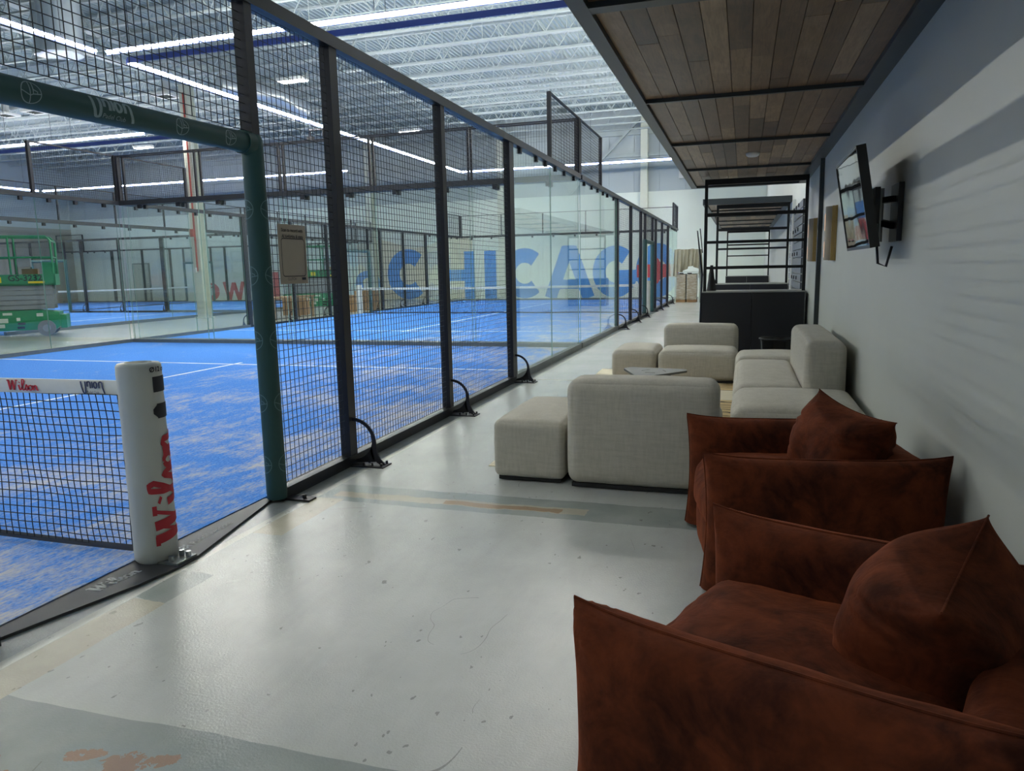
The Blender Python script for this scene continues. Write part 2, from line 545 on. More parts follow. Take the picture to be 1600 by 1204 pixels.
# stroke scripts ------------------------------------------------------------
WILSON = [   # a connected brush script, unit x-height about 0.5; (points, width)
    ([(0.0, 0.88), (0.18, 0.88)], 0.10), ([(0.12, 0.92), (0.22, 0.04)], 0.15), ([(0.22, 0.06), (0.38, 0.90)], 0.05), ([(0.38, 0.92), (0.48, 0.04)], 0.15),
    ([(0.48, 0.06), (0.66, 0.90)], 0.06), ([(0.58, 0.90), (0.76, 0.90)], 0.10),
    ([(0.80, 0.5), (0.84, 0.2), (0.88, 0.06), (0.96, 0.16)], 0.12), ([(0.84, 0.70), (0.88, 0.76)], 0.12),
    ([(0.96, 0.16), (1.12, 0.6), (1.19, 0.86), (1.15, 1.0), (1.05, 0.98), (1.02, 0.6), (1.04, 0.15), (1.12, 0.05), (1.24, 0.2)], 0.09),
    ([(1.22, 0.1), (1.32, 0.56), (1.40, 0.36), (1.42, 0.14), (1.34, 0.05), (1.24, 0.12)], 0.10),
    (arc(1.58, 0.28, 0.12, 0.21, 100, 460, 14), 0.10), ([(1.44, 0.16), (1.50, 0.3)], 0.08), ([(1.62, 0.46), (1.74, 0.44)], 0.08),
    ([(1.76, 0.5), (1.80, 0.06)], 0.11), ([(1.80, 0.3), (1.90, 0.5), (1.98, 0.44), (2.00, 0.1), (2.12, 0.1)], 0.10),
]
UNION = [
    ([(0.0, 0.98), (0.04, 0.55), (0.14, 0.14)] + arc(0.25, 0.12, 0.09, 0.11, 190, 350, 8) + [(0.34, 0.5), (0.34, 0.98)], 0.075),
    ([(0.50, 0.98), (0.50, 0.55)] , 0.075), ([(0.50, 0.90)] + arc(0.62, 0.84, 0.11, 0.12, 160, 0, 8) + [(0.73, 0.42)], 0.075),
    ([(0.88, 0.98), (0.88, 0.45)], 0.075),
    (arc(1.12, 0.70, 0.12, 0.25, 90, 450, 16), 0.075),
    ([(1.40, 0.45), (1.40, 0.8)] + arc(1.52, 0.84, 0.12, 0.13, 170, 10, 8) + [(1.66, 0.5), (1.80, 0.02)], 0.075),
]
def script_mb(strokes, size, fn, weight=1.0, seg=0.05):
    mb = MB()
    for pts, w in strokes:
        mb.ribbon(pts, w * weight, lambda u, v: fn(u * size, v * size), seg)
    return mb

# ================================================================== THE SETTING
WX = 0.89            # corridor wall
CZ = 2.66            # underside of the lounge canopy
H = 8.7              # roof deck
XL, YF, YB = -39.5, 36.0, -9.0

fl = MB().box(XL, WX + 0.2, YB, YF, -0.2, 0).build('floor', 'floor')
struct(fl)
struct(MB().box(WX, WX + 0.2, YB, YF, 0, H).build('wall_right', 'wall'))
struct(MB().box(XL, WX, YF, YF + 0.2, 0, 4.95).build('wall_far', 'wall_white'))
up = MB()
for i in range(34):
    x0 = XL + i * (WX - XL) / 34
    up.box(x0 + 0.012, x0 + (WX - XL) / 34 - 0.012, YF + 0.02, YF + 0.2, 4.95, H)
up.box(XL, WX, YF + 0.05, YF + 0.2, 4.95, H)
struct(up.build('wall_far_upper', 'wall_panel'))
struct(MB().box(XL - 0.2, XL, YB, YF, 0, 4.4).build('wall_left', 'wall_tan'))
struct(MB().box(XL - 0.2, XL, YB, YF, 4.4, H).build('wall_left_upper', 'wall_panel'))
struct(MB().box(XL, WX, YB - 0.2, YB, 0, H).build('wall_back', 'wall_white'))
# ribbed steel roof deck, ribs running along the corridor
dk = MB()
x = XL
prof = []
while x < WX + 0.2:
    prof += [(x, H), (x + 0.05, H), (x + 0.07, H + 0.05), (x + 0.13, H + 0.05)]
    x += 0.15
vs = [(a, YB, z) for a, z in prof] + [(a, YF, z) for a, z in prof]
n = len(prof)
dk.add(vs, [(i, i + 1, n + i + 1, n + i) for i in range(n - 1)])
struct(dk.build('ceiling', 'deck'))
# open-web roof joists across the hall
jb = MB()
for z in (H - 0.06, H - 0.95):
    jb.box(XL, WX, -0.05, -0.012, z - 0.025, z + 0.025)
    jb.box(XL, WX, 0.012, 0.05, z - 0.025, z + 0.025)
k, xx = 0, XL
while xx < WX - 0.6:
    a, b = (H - 0.08, H - 0.93) if k % 2 == 0 else (H - 0.93, H - 0.08)
    jb.bar((xx, 0, a), (xx + 0.6, 0, b), 0.024)
    if k % 2 == 1:
        jb.bar((xx + 0.6, 0, H - 0.93), (xx + 0.6, 0, H - 0.08), 0.018)
    xx += 0.6
    k += 1
j0 = None
for i in range(26):
    y = -2.0 + i * 1.5
    if j0 is None:
        j0 = struct(jb.build('roof_joist', 'joist'))
        j0.location = (0, y, 0)
    else:
        c = j0.copy()
        C.objects.link(c)
        c.location = (0, y, 0)
# deep girders along the hall carrying the joists
for gx in (-17.8,):
    g = MB().box(gx - 0.15, gx + 0.15, 6, YF, H - 1.02, H - 0.97).box(gx - 0.15, gx + 0.15, 6, YF, H - 0.42, H - 0.38)
    for q in range(40):
        y0 = 6 + q * 0.75
        g.bar((gx, y0, H - 0.98 if q % 2 else H - 0.4), (gx, y0 + 0.75, H - 0.4 if q % 2 else H - 0.98), 0.04)
    struct(g.build('roof_girder', 'joist'))
# columns and wind bracing on the far wall
for cx in (-4.55, -11.6, -18.9, -26.0):
    c = MB().box(cx - 0.16, cx + 0.16, YF - 0.06, YF - 0.03, 0, H - 0.3).box(cx - 0.02, cx + 0.02, YF - 0.35, YF - 0.03, 0, H - 0.3).box(cx - 0.16, cx + 0.16, YF - 0.38, YF - 0.35, 0, H - 0.3)
    struct(c.build('column', 'column'))
for a, b in (((-8.1, 5.0), (-4.6, 8.4)), ((-8.1, 5.0), (-11.5, 8.4)), ((-4.6, 8.2), (0.6, 5.2))):
    struct(MB().bar((a[0], YF - 0.2, a[1]), (b[0], YF - 0.2, b[1]), 0.14, 0.1).build('wind_beam', 'joist'))
struct(MB().box(XL, WX, YF - 0.16, YF - 0.02, 6.55, 6.72).build('trim_1', 'joist'))
struct(MB().box(XL, WX, YF - 0.12, YF - 0.001, H - 1.15, H - 0.9).build('trim_2', 'joist'))
# aisle column with its fire pipe
cm = MB().box(-17.98, -17.66, 21.12, 21.16, 0, H - 1).box(-17.98, -17.66, 21.44, 21.48, 0, H - 1).box(-17.84, -17.80, 21.16, 21.44, 0, H - 1).box(-18.05, -17.6, 21.05, 21.55, 0, 0.03)
struct(cm.build('column', 'column'))
st = thing('fire_standpipe', 'thin red fire pipe running up the white aisle column', 'pipe', (-17.78, 21.08, 0))
MB().tube([(0, 0, 1.6), (0, 0, 7.4)], 0.03, 8).build('pipe', 'pipe_red', st, True)
MB().box(-0.13, 0.03, -0.12, -0.02, 2.75, 3.0).build('alarm_box', 'pipe_red', st)
MB().box(-0.16, 0.0, -0.1, -0.02, 1.55, 1.72).build('switch_box', 'smoke', st)
# doors on the far and left walls
def door(nm, x, w=1.1, h=2.2):
    d = MB().box(x - w / 2, x + w / 2, YF - 0.06, YF - 0.001, 0, h).build(nm, 'door')
    struct(d)
    MB().box(x - w / 2 - 0.07, x - w / 2, YF - 0.08, YF - 0.001, 0, h + 0.07).box(x + w / 2, x + w / 2 + 0.07, YF - 0.08, YF - 0.001, 0, h + 0.07).box(x - w / 2, x + w / 2, YF - 0.08, YF - 0.001, h, h + 0.07).build('door_frame', 'steel', d)
    MB().box(x + w / 2 - 0.16, x + w / 2 - 0.08, YF - 0.12, YF - 0.06, 1.0, 1.08).build('door_handle', 'bolt', d)
door('door_1', -34.4)
door('door_2', -21.4)

# ================================================================== COURTS
X_R, X_L = -2.85, -12.85
NA, NB = 2.93, 23.2          # net lines
LWID = 0.05

def turf(label, x0, x1, y0, y1, lines):
    t = MB().box(x0, x1, y0, y1, 0, 0.018).build('court_turf', 'turf')
    tag(t, label, 'artificial turf')
    for (a, b, c, d) in lines:
        MB().box(a, b, c, d, 0.018, 0.0205).build('court_line', 'line', t)
    return t

def long_lines(yn, y0, y1):
    xc = (X_R + X_L) / 2 + 0.06
    r = []
    for s in (-1, 1):
        ys = yn + s * 6.95
        r.append((X_L, X_R - 0.06, ys - LWID / 2, ys + LWID / 2))
    r.append((xc - LWID / 2, xc + LWID / 2, yn - 7.15, yn + 7.15))
    return r
turf('bright blue sand-strewn turf of the nearest court', X_L, X_R - 0.04, -7.15, 13.0, long_lines(NA, 0, 0))
turf('blue turf of the court in front of the big city-name mural', X_L, X_R - 0.04, 13.22, 33.3, long_lines(NB, 0, 0))
def cross_lines(xn, y0, y1):
    yc = (y0 + y1) / 2
    return [(xn + s * 6.95 - LWID / 2, xn + s * 6.95 + LWID / 2, y0, y1) for s in (-1, 1)] + [(xn - 7.15, xn + 7.15, yc - LWID / 2, yc + LWID / 2)]
turf('blue turf of the court behind the near green scissor lift', -38.4, -18.42, 14.4, 24.24, cross_lines(-28.4, 14.4, 24.4))
turf('blue turf of the farthest court at the far left corner', -38.4, -18.42, 24.75, 34.8, cross_lines(-28.4, 24.75, 34.8))

class Run:
    """a straight fence line; s runs along it, n points outwards"""
    def __init__(self, axis, at, out):
        self.axis, self.at, self.out = axis, at, out
    def p(self, s, n, z):
        return (self.at + self.out * n, s, z) if self.axis == 'y' else (s, self.at + self.out * n, z)
    def box(self, mb, s0, s1, n0, n1, z0, z1):
        a, b = self.at + self.out * n0, self.at + self.out * n1
        a, b = min(a, b), max(a, b)
        if self.axis == 'y':
            mb.box(a, b, s0, s1, z0, z1)
        else:
            mb.box(s0, s1, a, b, z0, z1)

def wire_panel(run, s0, s1, z0, z1, parent, step=0.05, w=0.0036):
    mb = MB()
    k = max(1, round((s1 - s0) / step))
    for i in range(k + 1):
        s = s0 + (s1 - s0) * i / k
        mb.bar(run.p(s, -0.002, z0), run.p(s, -0.002, z1), w, caps=False)
    k = max(1, round((z1 - z0) / step))
    for i in range(k + 1):
        z = z0 + (z1 - z0) * i / k
        mb.bar(run.p(s0, 0.002, z), run.p(s1, 0.002, z), w, caps=False)
    return mb.build('mesh_panel', 'wire', parent)

def glass_pane(run, s0, s1, z0, z1, parent, nm='glass_pane'):
    mb = MB()
    run.box(mb, s0, s1, -0.006, 0.006, z0, z1)
    o = mb.build(nm, 'glass', parent)
    o.data.materials.append(M['edge'])
    for p in o.data.polygons:
        nrm = p.normal
        big = abs(nrm.x) if run.axis == 'y' else abs(nrm.y)
        p.material_index = 0 if big > 0.5 else 1
    return o

def bracket(run, s, parent, bolted):
    """arched steel foot: a crescent from the post out to a bolted toe"""
    outer = arc(0.04, 0.175, 0.185, 0.185, 90, 5, 14) + [(0.235, 0.10), (0.262, 0.05), (0.30, 0.012)]
    inner = [(0.215, 0.03), (0.18, 0.05), (0.14, 0.05), (0.10, 0.036), (0.04, 0.03)]
    hole = arc(0.04, 0.190, 0.155, 0.145, 90, -82, 16)
    mb = MB()
    th = 0.012
    def strip(a, b):
        m = len(a)
        vs = []
        for d in (-th / 2, th / 2):
            vs += [run.p(s + d, n_, z) for n_, z in a] + [run.p(s + d, n_, z) for n_, z in b]
        fs = []
        for i in range(m - 1):
            fs += [(i, i + 1, m + i + 1, m + i), (2 * m + i, 3 * m + i, 3 * m + i + 1, 2 * m + i + 1),
                   (i, 2 * m + i, 2 * m + i + 1, i + 1), (m + i, m + i + 1, 3 * m + i + 1, 3 * m + i)]
        mb.add(vs, fs)
    def resamp(p, m):
        d = [0]
        for a, b in zip(p[:-1], p[1:]):
            d.append(d[-1] + math.dist(a, b))
        r = []
        for i in range(m):
            t = d[-1] * i / (m - 1)
            j = max(0, min(len(p) - 2, sum(1 for q in d if q <= t) - 1))
            f = (t - d[j]) / max(1e-9, d[j + 1] - d[j])
            r.append((p[j][0] + (p[j + 1][0] - p[j][0]) * min(1, f), p[j][1] + (p[j + 1][1] - p[j][1]) * min(1, f)))
        return r
    strip(resamp(outer + inner[:0], 24), resamp(hole[:12] + [(0.19, 0.055), (0.25, 0.012)], 24))
    strip(resamp(hole[9:], 10), resamp([(0.20, 0.075), (0.22, 0.03), (0.14, 0.025), (0.04, 0.022)], 10))
    b = mb.build('foot_bracket', 'black', parent)
    pm = MB()
    run.box(pm, s - 0.07, s + 0.07, 0.0, 0.31, 0.0, 0.01)
    pm.build('foot_plate', 'black', b)
    if not bolted:
        return
    for ds in (-0.045, 0.045):
        for nn in (0.14, 0.21, 0.285):
            q = run.p(s + ds, nn, 0.01)
            MB().tube([q, (q[0], q[1], 0.032)], 0.009, 6).build('bolt', 'black', b)

def side_fence(label, axis, at, out, net, lo=-10.08, hi=10.08, feet=True, clamps=True, door=True):
    r = Run(axis, at, out)
    t = thing('court_fence', label, 'court fence')
    def S0(o):
        return net + o
    post = lambda o, w, z0, z1: (lambda m: (r.box(m, S0(o) - w / 2, S0(o) + w / 2, -0.04, 0.04, z0, z1), m.build('post', 'black', t)))(MB())
    for sg in (-1, 1):
        for o, w in ((1.86, 0.1), (3.83, 0.09), (6.02, 0.17)):
            if lo - 0.1 <= sg * o <= hi + 0.1:
                post(sg * o, w, 0.0, 3.0)
                if feet:
                    bracket(r, S0(sg * o), t, net == NA)
        if lo <= sg * 0.93 <= hi:
            post(sg * 0.93, 0.07, 2.2 if door else 0.0, 3.0)
        for a, b in ((0.97, 1.81), (1.91, 3.785), (3.875, 5.935)):
            s0, s1 = sorted((sg * a, sg * b))
            if s0 >= lo and s1 <= hi:
                wire_panel(r, S0(s0), S0(s1), 0.09, 2.96, t, 0.05, 0.0032 if feet and net == NA else 0.0024)
        for a, b in ((6.11, 8.08), (8.09, 10.07)):
            s0, s1 = sorted((sg * a, sg * b))
            if s0 >= lo and s1 <= hi:
                glass_pane(r, S0(s0), S0(s1), 0.09, 2.99, t)
        if lo <= sg * 10.08 <= hi:
            a, b = sorted((sg * 8.08, sg * 10.08))
            m = MB()
            for o in (a, b):
                r.box(m, S0(o) - 0.03, S0(o) + 0.03, -0.03, 0.03, 3.0, 4.0)
            r.box(m, S0(a), S0(b), -0.015, 0.015, 3.98, 4.01)
            m.build('high_frame', 'black', t)
            wire_panel(r, S0(a), S0(b), 3.03, 3.98, t)
    if door:
        wire_panel(r, S0(-0.9), S0(0.9), 2.26, 2.96, t)
    m = MB()
    r.box(m, S0(lo), S0(hi), -0.05, 0.05, 2.97, 3.05)
    m.build('top_rail', 'rail', t)
    for a, b, mt in ((lo, -0.95, 0), (0.95, 6.0, 0), (6.05, hi, 1)):
        if b > a and not (mt == 0 and a < 0 and lo > -0.9):
            m = MB()
            if mt == 0 and a < 0:
                a = max(lo, -6.0)
            r.box(m, S0(a), S0(b), -0.045, 0.045, 0.0, 0.075 if mt == 0 else 0.09)
            m.build('base_rail', 'steel' if mt else 'rail', t)
    if lo < -6.1:
        m = MB()
        r.box(m, S0(lo), S0(-6.05), -0.045, 0.045, 0.0, 0.09)
        m.build('base_rail', 'steel', t)
    if clamps:
        for sg in (-1, 1):
            for o in (6.5, 7.3, 7.8, 8.4, 9.0, 9.7):
                if lo <= sg * o <= hi:
                    m = MB()
                    r.box(m, S0(sg * o) - 0.035, S0(sg * o) + 0.035, -0.025, 0.025, 2.9, 2.975)
                    m.build('glass_clamp', 'black', t)
    return t

def end_wall(label, axis, at, out, a, b, clamps=True):
    r = Run(axis, at, out)
    t = thing('court_glass_wall', label, 'glass wall')
    k = 5
    for i in range(k):
        s0, s1 = a + (b - a) * i / k, a + (b - a) * (i + 1) / k
        glass_pane(r, s0 + 0.004, s1 - 0.004, 0.09, 2.97, t)
        wire_panel(r, s0, s1, 3.06, 3.98, t, 0.05, 0.0021)
        if clamps:
            for q in (0.25, 0.75):
                m = MB()
                s = s0 + (s1 - s0) * q
                r.box(m, s - 0.04, s + 0.04, -0.03, 0.03, 2.88, 2.96)
                m.build('glass_clamp', 'black', t)
    for i in range(k + 1):
        s = a + (b - a) * i / k
        m = MB()
        r.box(m, s - 0.02, s + 0.02, -0.02, 0.02, 3.0, 4.0)
        m.build('post', 'black', t)
    m = MB()
    r.box(m, a, b, -0.05, 0.05, 2.96, 3.06)
    m.build('top_rail', 'rail', t)
    m = MB()
    r.box(m, a, b, -0.012, 0.012, 3.975, 4.0)
    m.build('mesh_rail', 'black', t)
    m = MB()
    r.box(m, a, b, -0.045, 0.045, 0.0, 0.09)
    m.build('base_rail', 'steel', t)
    return t

side_fence('black mesh and glass side fence of the nearest court, beside the grey floor', 'y', X_R + 0.05, 1, NA)
side_fence('left side fence of the nearest court, seen through its turf', 'y', X_L - 0.05, -1, NA, feet=False)
end_wall('glass end wall closing the far end of the nearest court', 'x', 13.04, 1, X_L, X_R)
side_fence('side fence of the second court, continuing the black mesh line along the corridor', 'y', X_R + 0.05, 1, NB)
side_fence('left side fence of the second court with boxes behind it', 'y', X_L - 0.05, -1, NB)
end_wall('glass end wall at the near end of the second court', 'x', 13.2, -1, X_L, X_R)
end_wall('glass end wall in front of the big city-name mural', 'x', 33.36, 1, X_L, X_R)
end_wall('glass end wall behind the near scissor lift, across the aisle', 'y', -18.38, 1, 14.4, 24.4)
end_wall('glass end wall of the farthest court, behind the white aisle column', 'y', -18.38, 1, 24.75, 34.8)
side_fence('mesh fence parting the two far left courts', 'x', 24.58, -1, -28.4)
side_fence('mesh fence along the far wall behind the white aisle column', 'x', 34.9, 1, -29.4, feet=False)

# ------------------------------------------------------------------ padded doorways
def cyl_map(cx, cy, r, a0, z0):
    """u runs round an upright cylinder, v up it, so that writing reads from outside"""
    return lambda u, v: (cx + r * math.cos(a0 + u / r), cy + r * math.sin(a0 + u / r), z0 + v)

def ball_mark(mb, fn, R):
    n = 40
    mb.ribbon([(R * math.cos(2 * PI * i / n), R * math.sin(2 * PI * i / n)) for i in range(n + 1)], R * 0.09, fn, 0.01)
    for pts in ([(-R, 0.1 * R), (-0.1 * R, -0.25 * R), (R * 0.2, -R * 0.1), (R * 0.2, R * 0.95)],
                [(-0.15 * R, R * 0.95), (-0.1 * R, -0.2 * R), (0.0, -R)], [(R * 0.2, -R * 0.1), (R, 0.0)], [(0.2 * R, 0.3 * R), (0.62 * R, 0.15 * R), (0.62 * R, -0.1 * R)]):
        mb.ribbon(pts, R * 0.09, fn, 0.01)

def doorway(label, x, net, marks=True, lo=0.94):
    t = thing('padded_doorway', label, 'doorway padding', (x, net, 0))
    R, zb = 0.064, 2.19
    for s, e in ((-1, lo), (1, 0.94)):
        p = MB().lathe([(0.0, 0.02), (R - 0.004, 0.02), (R, 0.06), (R, zb - 0.02), (R * 0.99, zb + 0.02), (R * 0.8, zb + 0.05), (0.0, zb + 0.065)], 0, s * e, 24).build('post_pad', 'pad', t, True, 60)
        MB().tube([(0, s * e - 0.1 * s, zb), (0, s * e - 0.03 * s, zb)], R * 1.06, 20).build('elbow_cuff', 'pad', p, True)
        m = MB()
        m.box(-0.05, 0.22, s * e + s * 0.06 - 0.04, s * e + s * 0.06 + 0.04, 0.0, 0.012)
        m.tube([(0.16, s * (e + 0.06), 0.012), (0.16, s * (e + 0.06), 0.035)], 0.013, 8)
        m.build('foot_plate', 'black', t)
        if marks:
            mm = MB()
            for i in range(5):
                z = 0.25 + i * 0.39
                for a in (-2.1, 0.26, 2.2):
                    f = cyl_map(0, s * e, R + 0.0015, a, z)
                    ball_mark(mm, f, 0.055)
            mm.build('printed_emblems', 'markfaint', p)
    b = MB().tube([(0, 0.04 - lo, zb - 0.03 * (lo > 1)), (0, 0.9, zb)], 0.058, 24).build('beam_pad', 'pad', t, True)
    if marks:
        def fb(v0, y0):
            # writing on the corridor face of the beam: u along the beam, v round it
            return lambda u, v: (0.0595 * math.cos((v + v0) / 0.0595), y0 + u, zb - 0.03 * (0.9 - y0 - u) / 1.98 + 0.0595 * math.sin((v + v0) / 0.0595))
        mm = MB()
        for y0, R_ in ((-0.545, 0.045), (0.30, 0.043), (0.675, 0.043)):
            ball_mark(mm, fb(-0.004, y0), R_)
        mm.build('printed_emblems', 'mark', b)
        script_mb(UNION, 0.092, lambda u, v: fb(-0.045, -0.25)(u * 1.42, v), 1.6, 0.04).build('printed_logo', 'mark', b)
        text_mb('Padel Club', 0.03, fb(-0.043, -0.19), 0.0, 'LEFT').build('printed_words', 'mark', b)
    return t
doorway('dark green padded doorway frame over the near net', X_R + 0.05, NA, True, 1.12)
doorway('thin green padded doorway frame far down the corridor fence', X_R + 0.05, NB, False)
doorway('green padded doorway frame on the far side of the second court', X_L - 0.05, NB, False)
for nm_, xx_, yy_ in (('green doorway frame in the fence parting the far left courts', -28.4, 24.58), ('green doorway frame by the far wall, around the white aisle column', -29.4, 34.9)):
    d = doorway(nm_, 0, 0, False)
    d.location = (xx_, yy_, 0)
    d.rotation_euler = (0, 0, PI / 2)

# ------------------------------------------------------------------ nets
def net(label, axis, at, a, b, writing=False, step=0.045):
    r = Run(axis, at, 1)
    t = thing('padel_net', label, 'net')
    top = lambda s: 0.922 - 0.025 * math.sin(PI * (s - a) / (b - a))
    n = round((b - a) / step)
    m = MB()
    zb = 0.045
    rows = 19
    def node(i, j):
        s = a + (b - a) * i / n
        z = zb + (top(s) - 0.075 - zb) * j / rows
        w = noise.noise(Vector((s * 3, z * 4, at)))
        return r.p(s + 0.010 * w + 0.022 * (1 - j / rows) * math.sin(s * 5.1), 0.012 * w, z + 0.006 * noise.noise(Vector((s * 4, z * 5, 3))))
    for i in range(n + 1):
        m.tube([node(i, j) for j in range(rows + 1)], 0.003, 3, caps=False)
    for j in range(rows + 1):
        m.tube([node(i, j) for i in range(n + 1)], 0.003, 3, caps=False)
    m.build('netting', 'cord', t)
    k = 60
    hb = MB()
    hb.sheet(k, 6, lambda u, v: (lambda s: r.p(s, 0.012 * math.cos(v * 2 * PI) + 0.002 * noise.noise(Vector((s * 9, v * 3, 0))), top(s) - 0.04 + 0.043 * math.sin(v * 2 * PI)))(a + (b - a) * u))
    hd = hb.build('head_band', 'band', t, True)
    bt = MB()
    bt.sheet(k, 4, lambda u, v: (lambda s: r.p(s, 0.005 * math.cos(v * 2 * PI), 0.046 + 0.018 * math.sin(v * 2 * PI) + 0.006 * math.sin(s * 2.3)))(a + (b - a) * u))
    bt.build('bottom_tape', 'threshold', t, True)
    if writing:
        f = lambda s0, z0: (lambda u, v: (s0 + u, at - 0.0155, z0 + v))
        script_mb(WILSON, 0.06, lambda u, v: f(-3.69, top(-3.5) - 0.066)(u * 1.7, v), 1.05).build('printed_script', 'red', hd)
        script_mb(UNION, 0.062, lambda u, v: f(-3.19, top(-3.1) - 0.070)(u * 1.34, v), 1.55).build('printed_logo', 'navy', hd)
        text_mb('Padel Club', 0.018, f(-3.155, top(-3.1) - 0.069)).build('printed_words', 'navy', hd)
    return t
net('black net with white printed head band at the near left', 'x', 2.88, X_L + 0.02, X_R - 0.075, True)
net('net across the middle of the second court', 'x', NB, X_L + 0.13, X_R - 0.10, False, 0.06)
net('net of the farthest court at the far left', 'y', -28.4, 24.9, 34.7, False, 0.06)

def net_post(label, x, y, written=False):
    t = thing('net_post', label, 'net post', (x, y, 0))
    R = 0.102
    prof = [(0.0, 0.012), (R - 0.01, 0.012), (R, 0.025)]
    prof += [(R + 0.0012 * math.sin(i * 1.7), 0.025 + i * 0.049) for i in range(1, 20)]
    prof += [(R, 1.0), (R - 0.008, 1.012), (0.062, 1.016), (0.058, 1.004), (0.03, 1.002), (0.0, 1.002)]
    c = MB().lathe(prof, 0, 0, 48).build('foam_cover', 'post_foam', t, True, 50)
    if written:
        # base plate with levelling bolts on the corridor side
        pl = MB().box(0.02, 0.185, -0.07, 0.07, 0.014, 0.024).build('base_plate', 'steel', t)
        for bx, by in ((0.13, -0.045), (0.165, 0.035), (0.12, 0.04)):
            MB().tube([(bx, by, 0.024), (bx, by, 0.05)], 0.013, 8).build('bolt', 'bolt', pl)
        rr = R + 0.0035
        # red script up the corridor face, reading upwards; dark recesses above it
        # script: its u axis climbs the post, its letters' tops point away from the camera side
        def up_map(z0, a0):
            return lambda u, v: (rr * math.cos(a0 - v / rr), rr * math.sin(a0 - v / rr), z0 + u)
        script_mb(WILSON, 0.21, lambda u, v: up_map(0.105, 0.76)(u * 1.28, v * 0.82), 1.2, 0.03).build('printed_script', 'red', c)
        def patch(a0, a1, z0, z1, nm, tab=False):
            m = MB()
            m.sheet(10, 1, lambda u, v: (rr * math.cos(a0 + (a1 - a0) * u), rr * math.sin(a0 + (a1 - a0) * u), z0 + (z1 - z0) * v))
            if tab:
                m.sheet(6, 1, lambda u, v: (rr * math.cos(a0 - 0.2 + 0.2 * u), rr * math.sin(a0 - 0.2 + 0.2 * u), z0 + (z1 - z0) * (0.5 + (v - 0.5) * (0.3 + 0.55 * u))))
            return m.build(nm, 'ink', c)
        patch(-0.25, 0.75, 0.872, 0.948, 'buckle_recess')
        patch(-0.14, 0.75, 0.742, 0.815, 'buckle_recess', True)
        text_mb('Ø12 cm', 0.034, lambda u, v: (rr * math.cos(-0.36 + u / rr), rr * math.sin(-0.36 + u / rr), 0.972 + v), 0.0008).build('pen_note', 'ink', c)
    return t
net_post('white foam net post with red script, at the near doorway', -2.815, 2.865, True)
net_post('plain white net post far down the corridor fence', -2.84, NB)
net_post('plain white net post on the left side of the second court', X_L + 0.02, NB)

# rubber threshold under the near doorway, printed in white
th = thing('door_threshold', 'dark printed rubber threshold strip under the near net post', 'threshold')
tp = MB().prism([(-2.888, 1.86), (-2.83, 1.86), (-2.80, 2.01), (-2.65, 2.58), (-2.62, 2.78), (-2.625, 2.93), (-2.83, 3.86), (-2.888, 3.86)], 0.0, 0.013).build('rubber_strip', 'threshold', th)
def tmap(x0, y0, dx, dy):
    L = math.hypot(dx, dy)
    dx, dy = dx / L, dy / L
    return lambda u, v: (x0 + dx * u - dy * v, y0 + dy * u + dx * v, 0.0145)
script_mb(WILSON, 0.085, lambda u, v: tmap(-2.765, 2.45, 0.06, 1)(u * 1.4, v), 1.2).build('printed_script', 'white_text', tp)
text_mb('PadelCreations', 0.062, lambda u, v: tmap(-2.755, 3.07, -0.06, 1)(u * 0.9, v)).build('printed_words', 'white_text', tp)
mk = MB()
for a in ([(0, 0), (0.035, 0.06), (0.07, 0)], [(0, 0.06), (0.035, 0.0), (0.07, 0.06)], [(0.0, 0.03), (0.07, 0.03)]):
    mk.ribbon(a, 0.011, tmap(-2.745, 2.975, -0.06, 1))
mk.build('printed_emblem', 'white_text', tp)

# tan sign hung on the mesh beside the doorway; only its words and border
sg = thing('court_sign', 'tan sign with a rounded border hung on the mesh beside the green post', 'sign')
sb = MB().box(-2.748, -2.742, 3.985, 4.285, 1.365, 1.735).build('board', 'sign', sg)
sm = lambda y0, z0: (lambda u, v: (-2.7405, y0 + u, z0 + v))
w = text_mb('Scan to record with', 0.029, sm(4.135, 1.690), 0.0006, 'CENTER')
w2 = text_mb('AI highlights & stats', 0.029, sm(4.135, 1.652), 0.0006, 'CENTER')
w.add(w2.v, w2.f)
w3 = text_mb('CLUTCH', 0.024, sm(4.055, 1.388), 0.0, 'LEFT')
w.add(w3.v, w3.f)
w.build('printed_words', 'ink', sb)
bd = MB()
q = []
for cx, cz, a in ((0.105, 0.095, 0), (-0.105, 0.095, 90), (-0.105, -0.095, 180), (0.105, -0.095, 270)):
    q += arc(cx, cz, 0.022, 0.022, a, a + 90, 6)
bd.ribbon(q + q[:1], 0.005, sm(4.135, 1.53))
bd.box(-2.7415, -2.7405, 4.215, 4.26, 1.388, 1.404)
bd.build('printed_border', 'ink', sb)

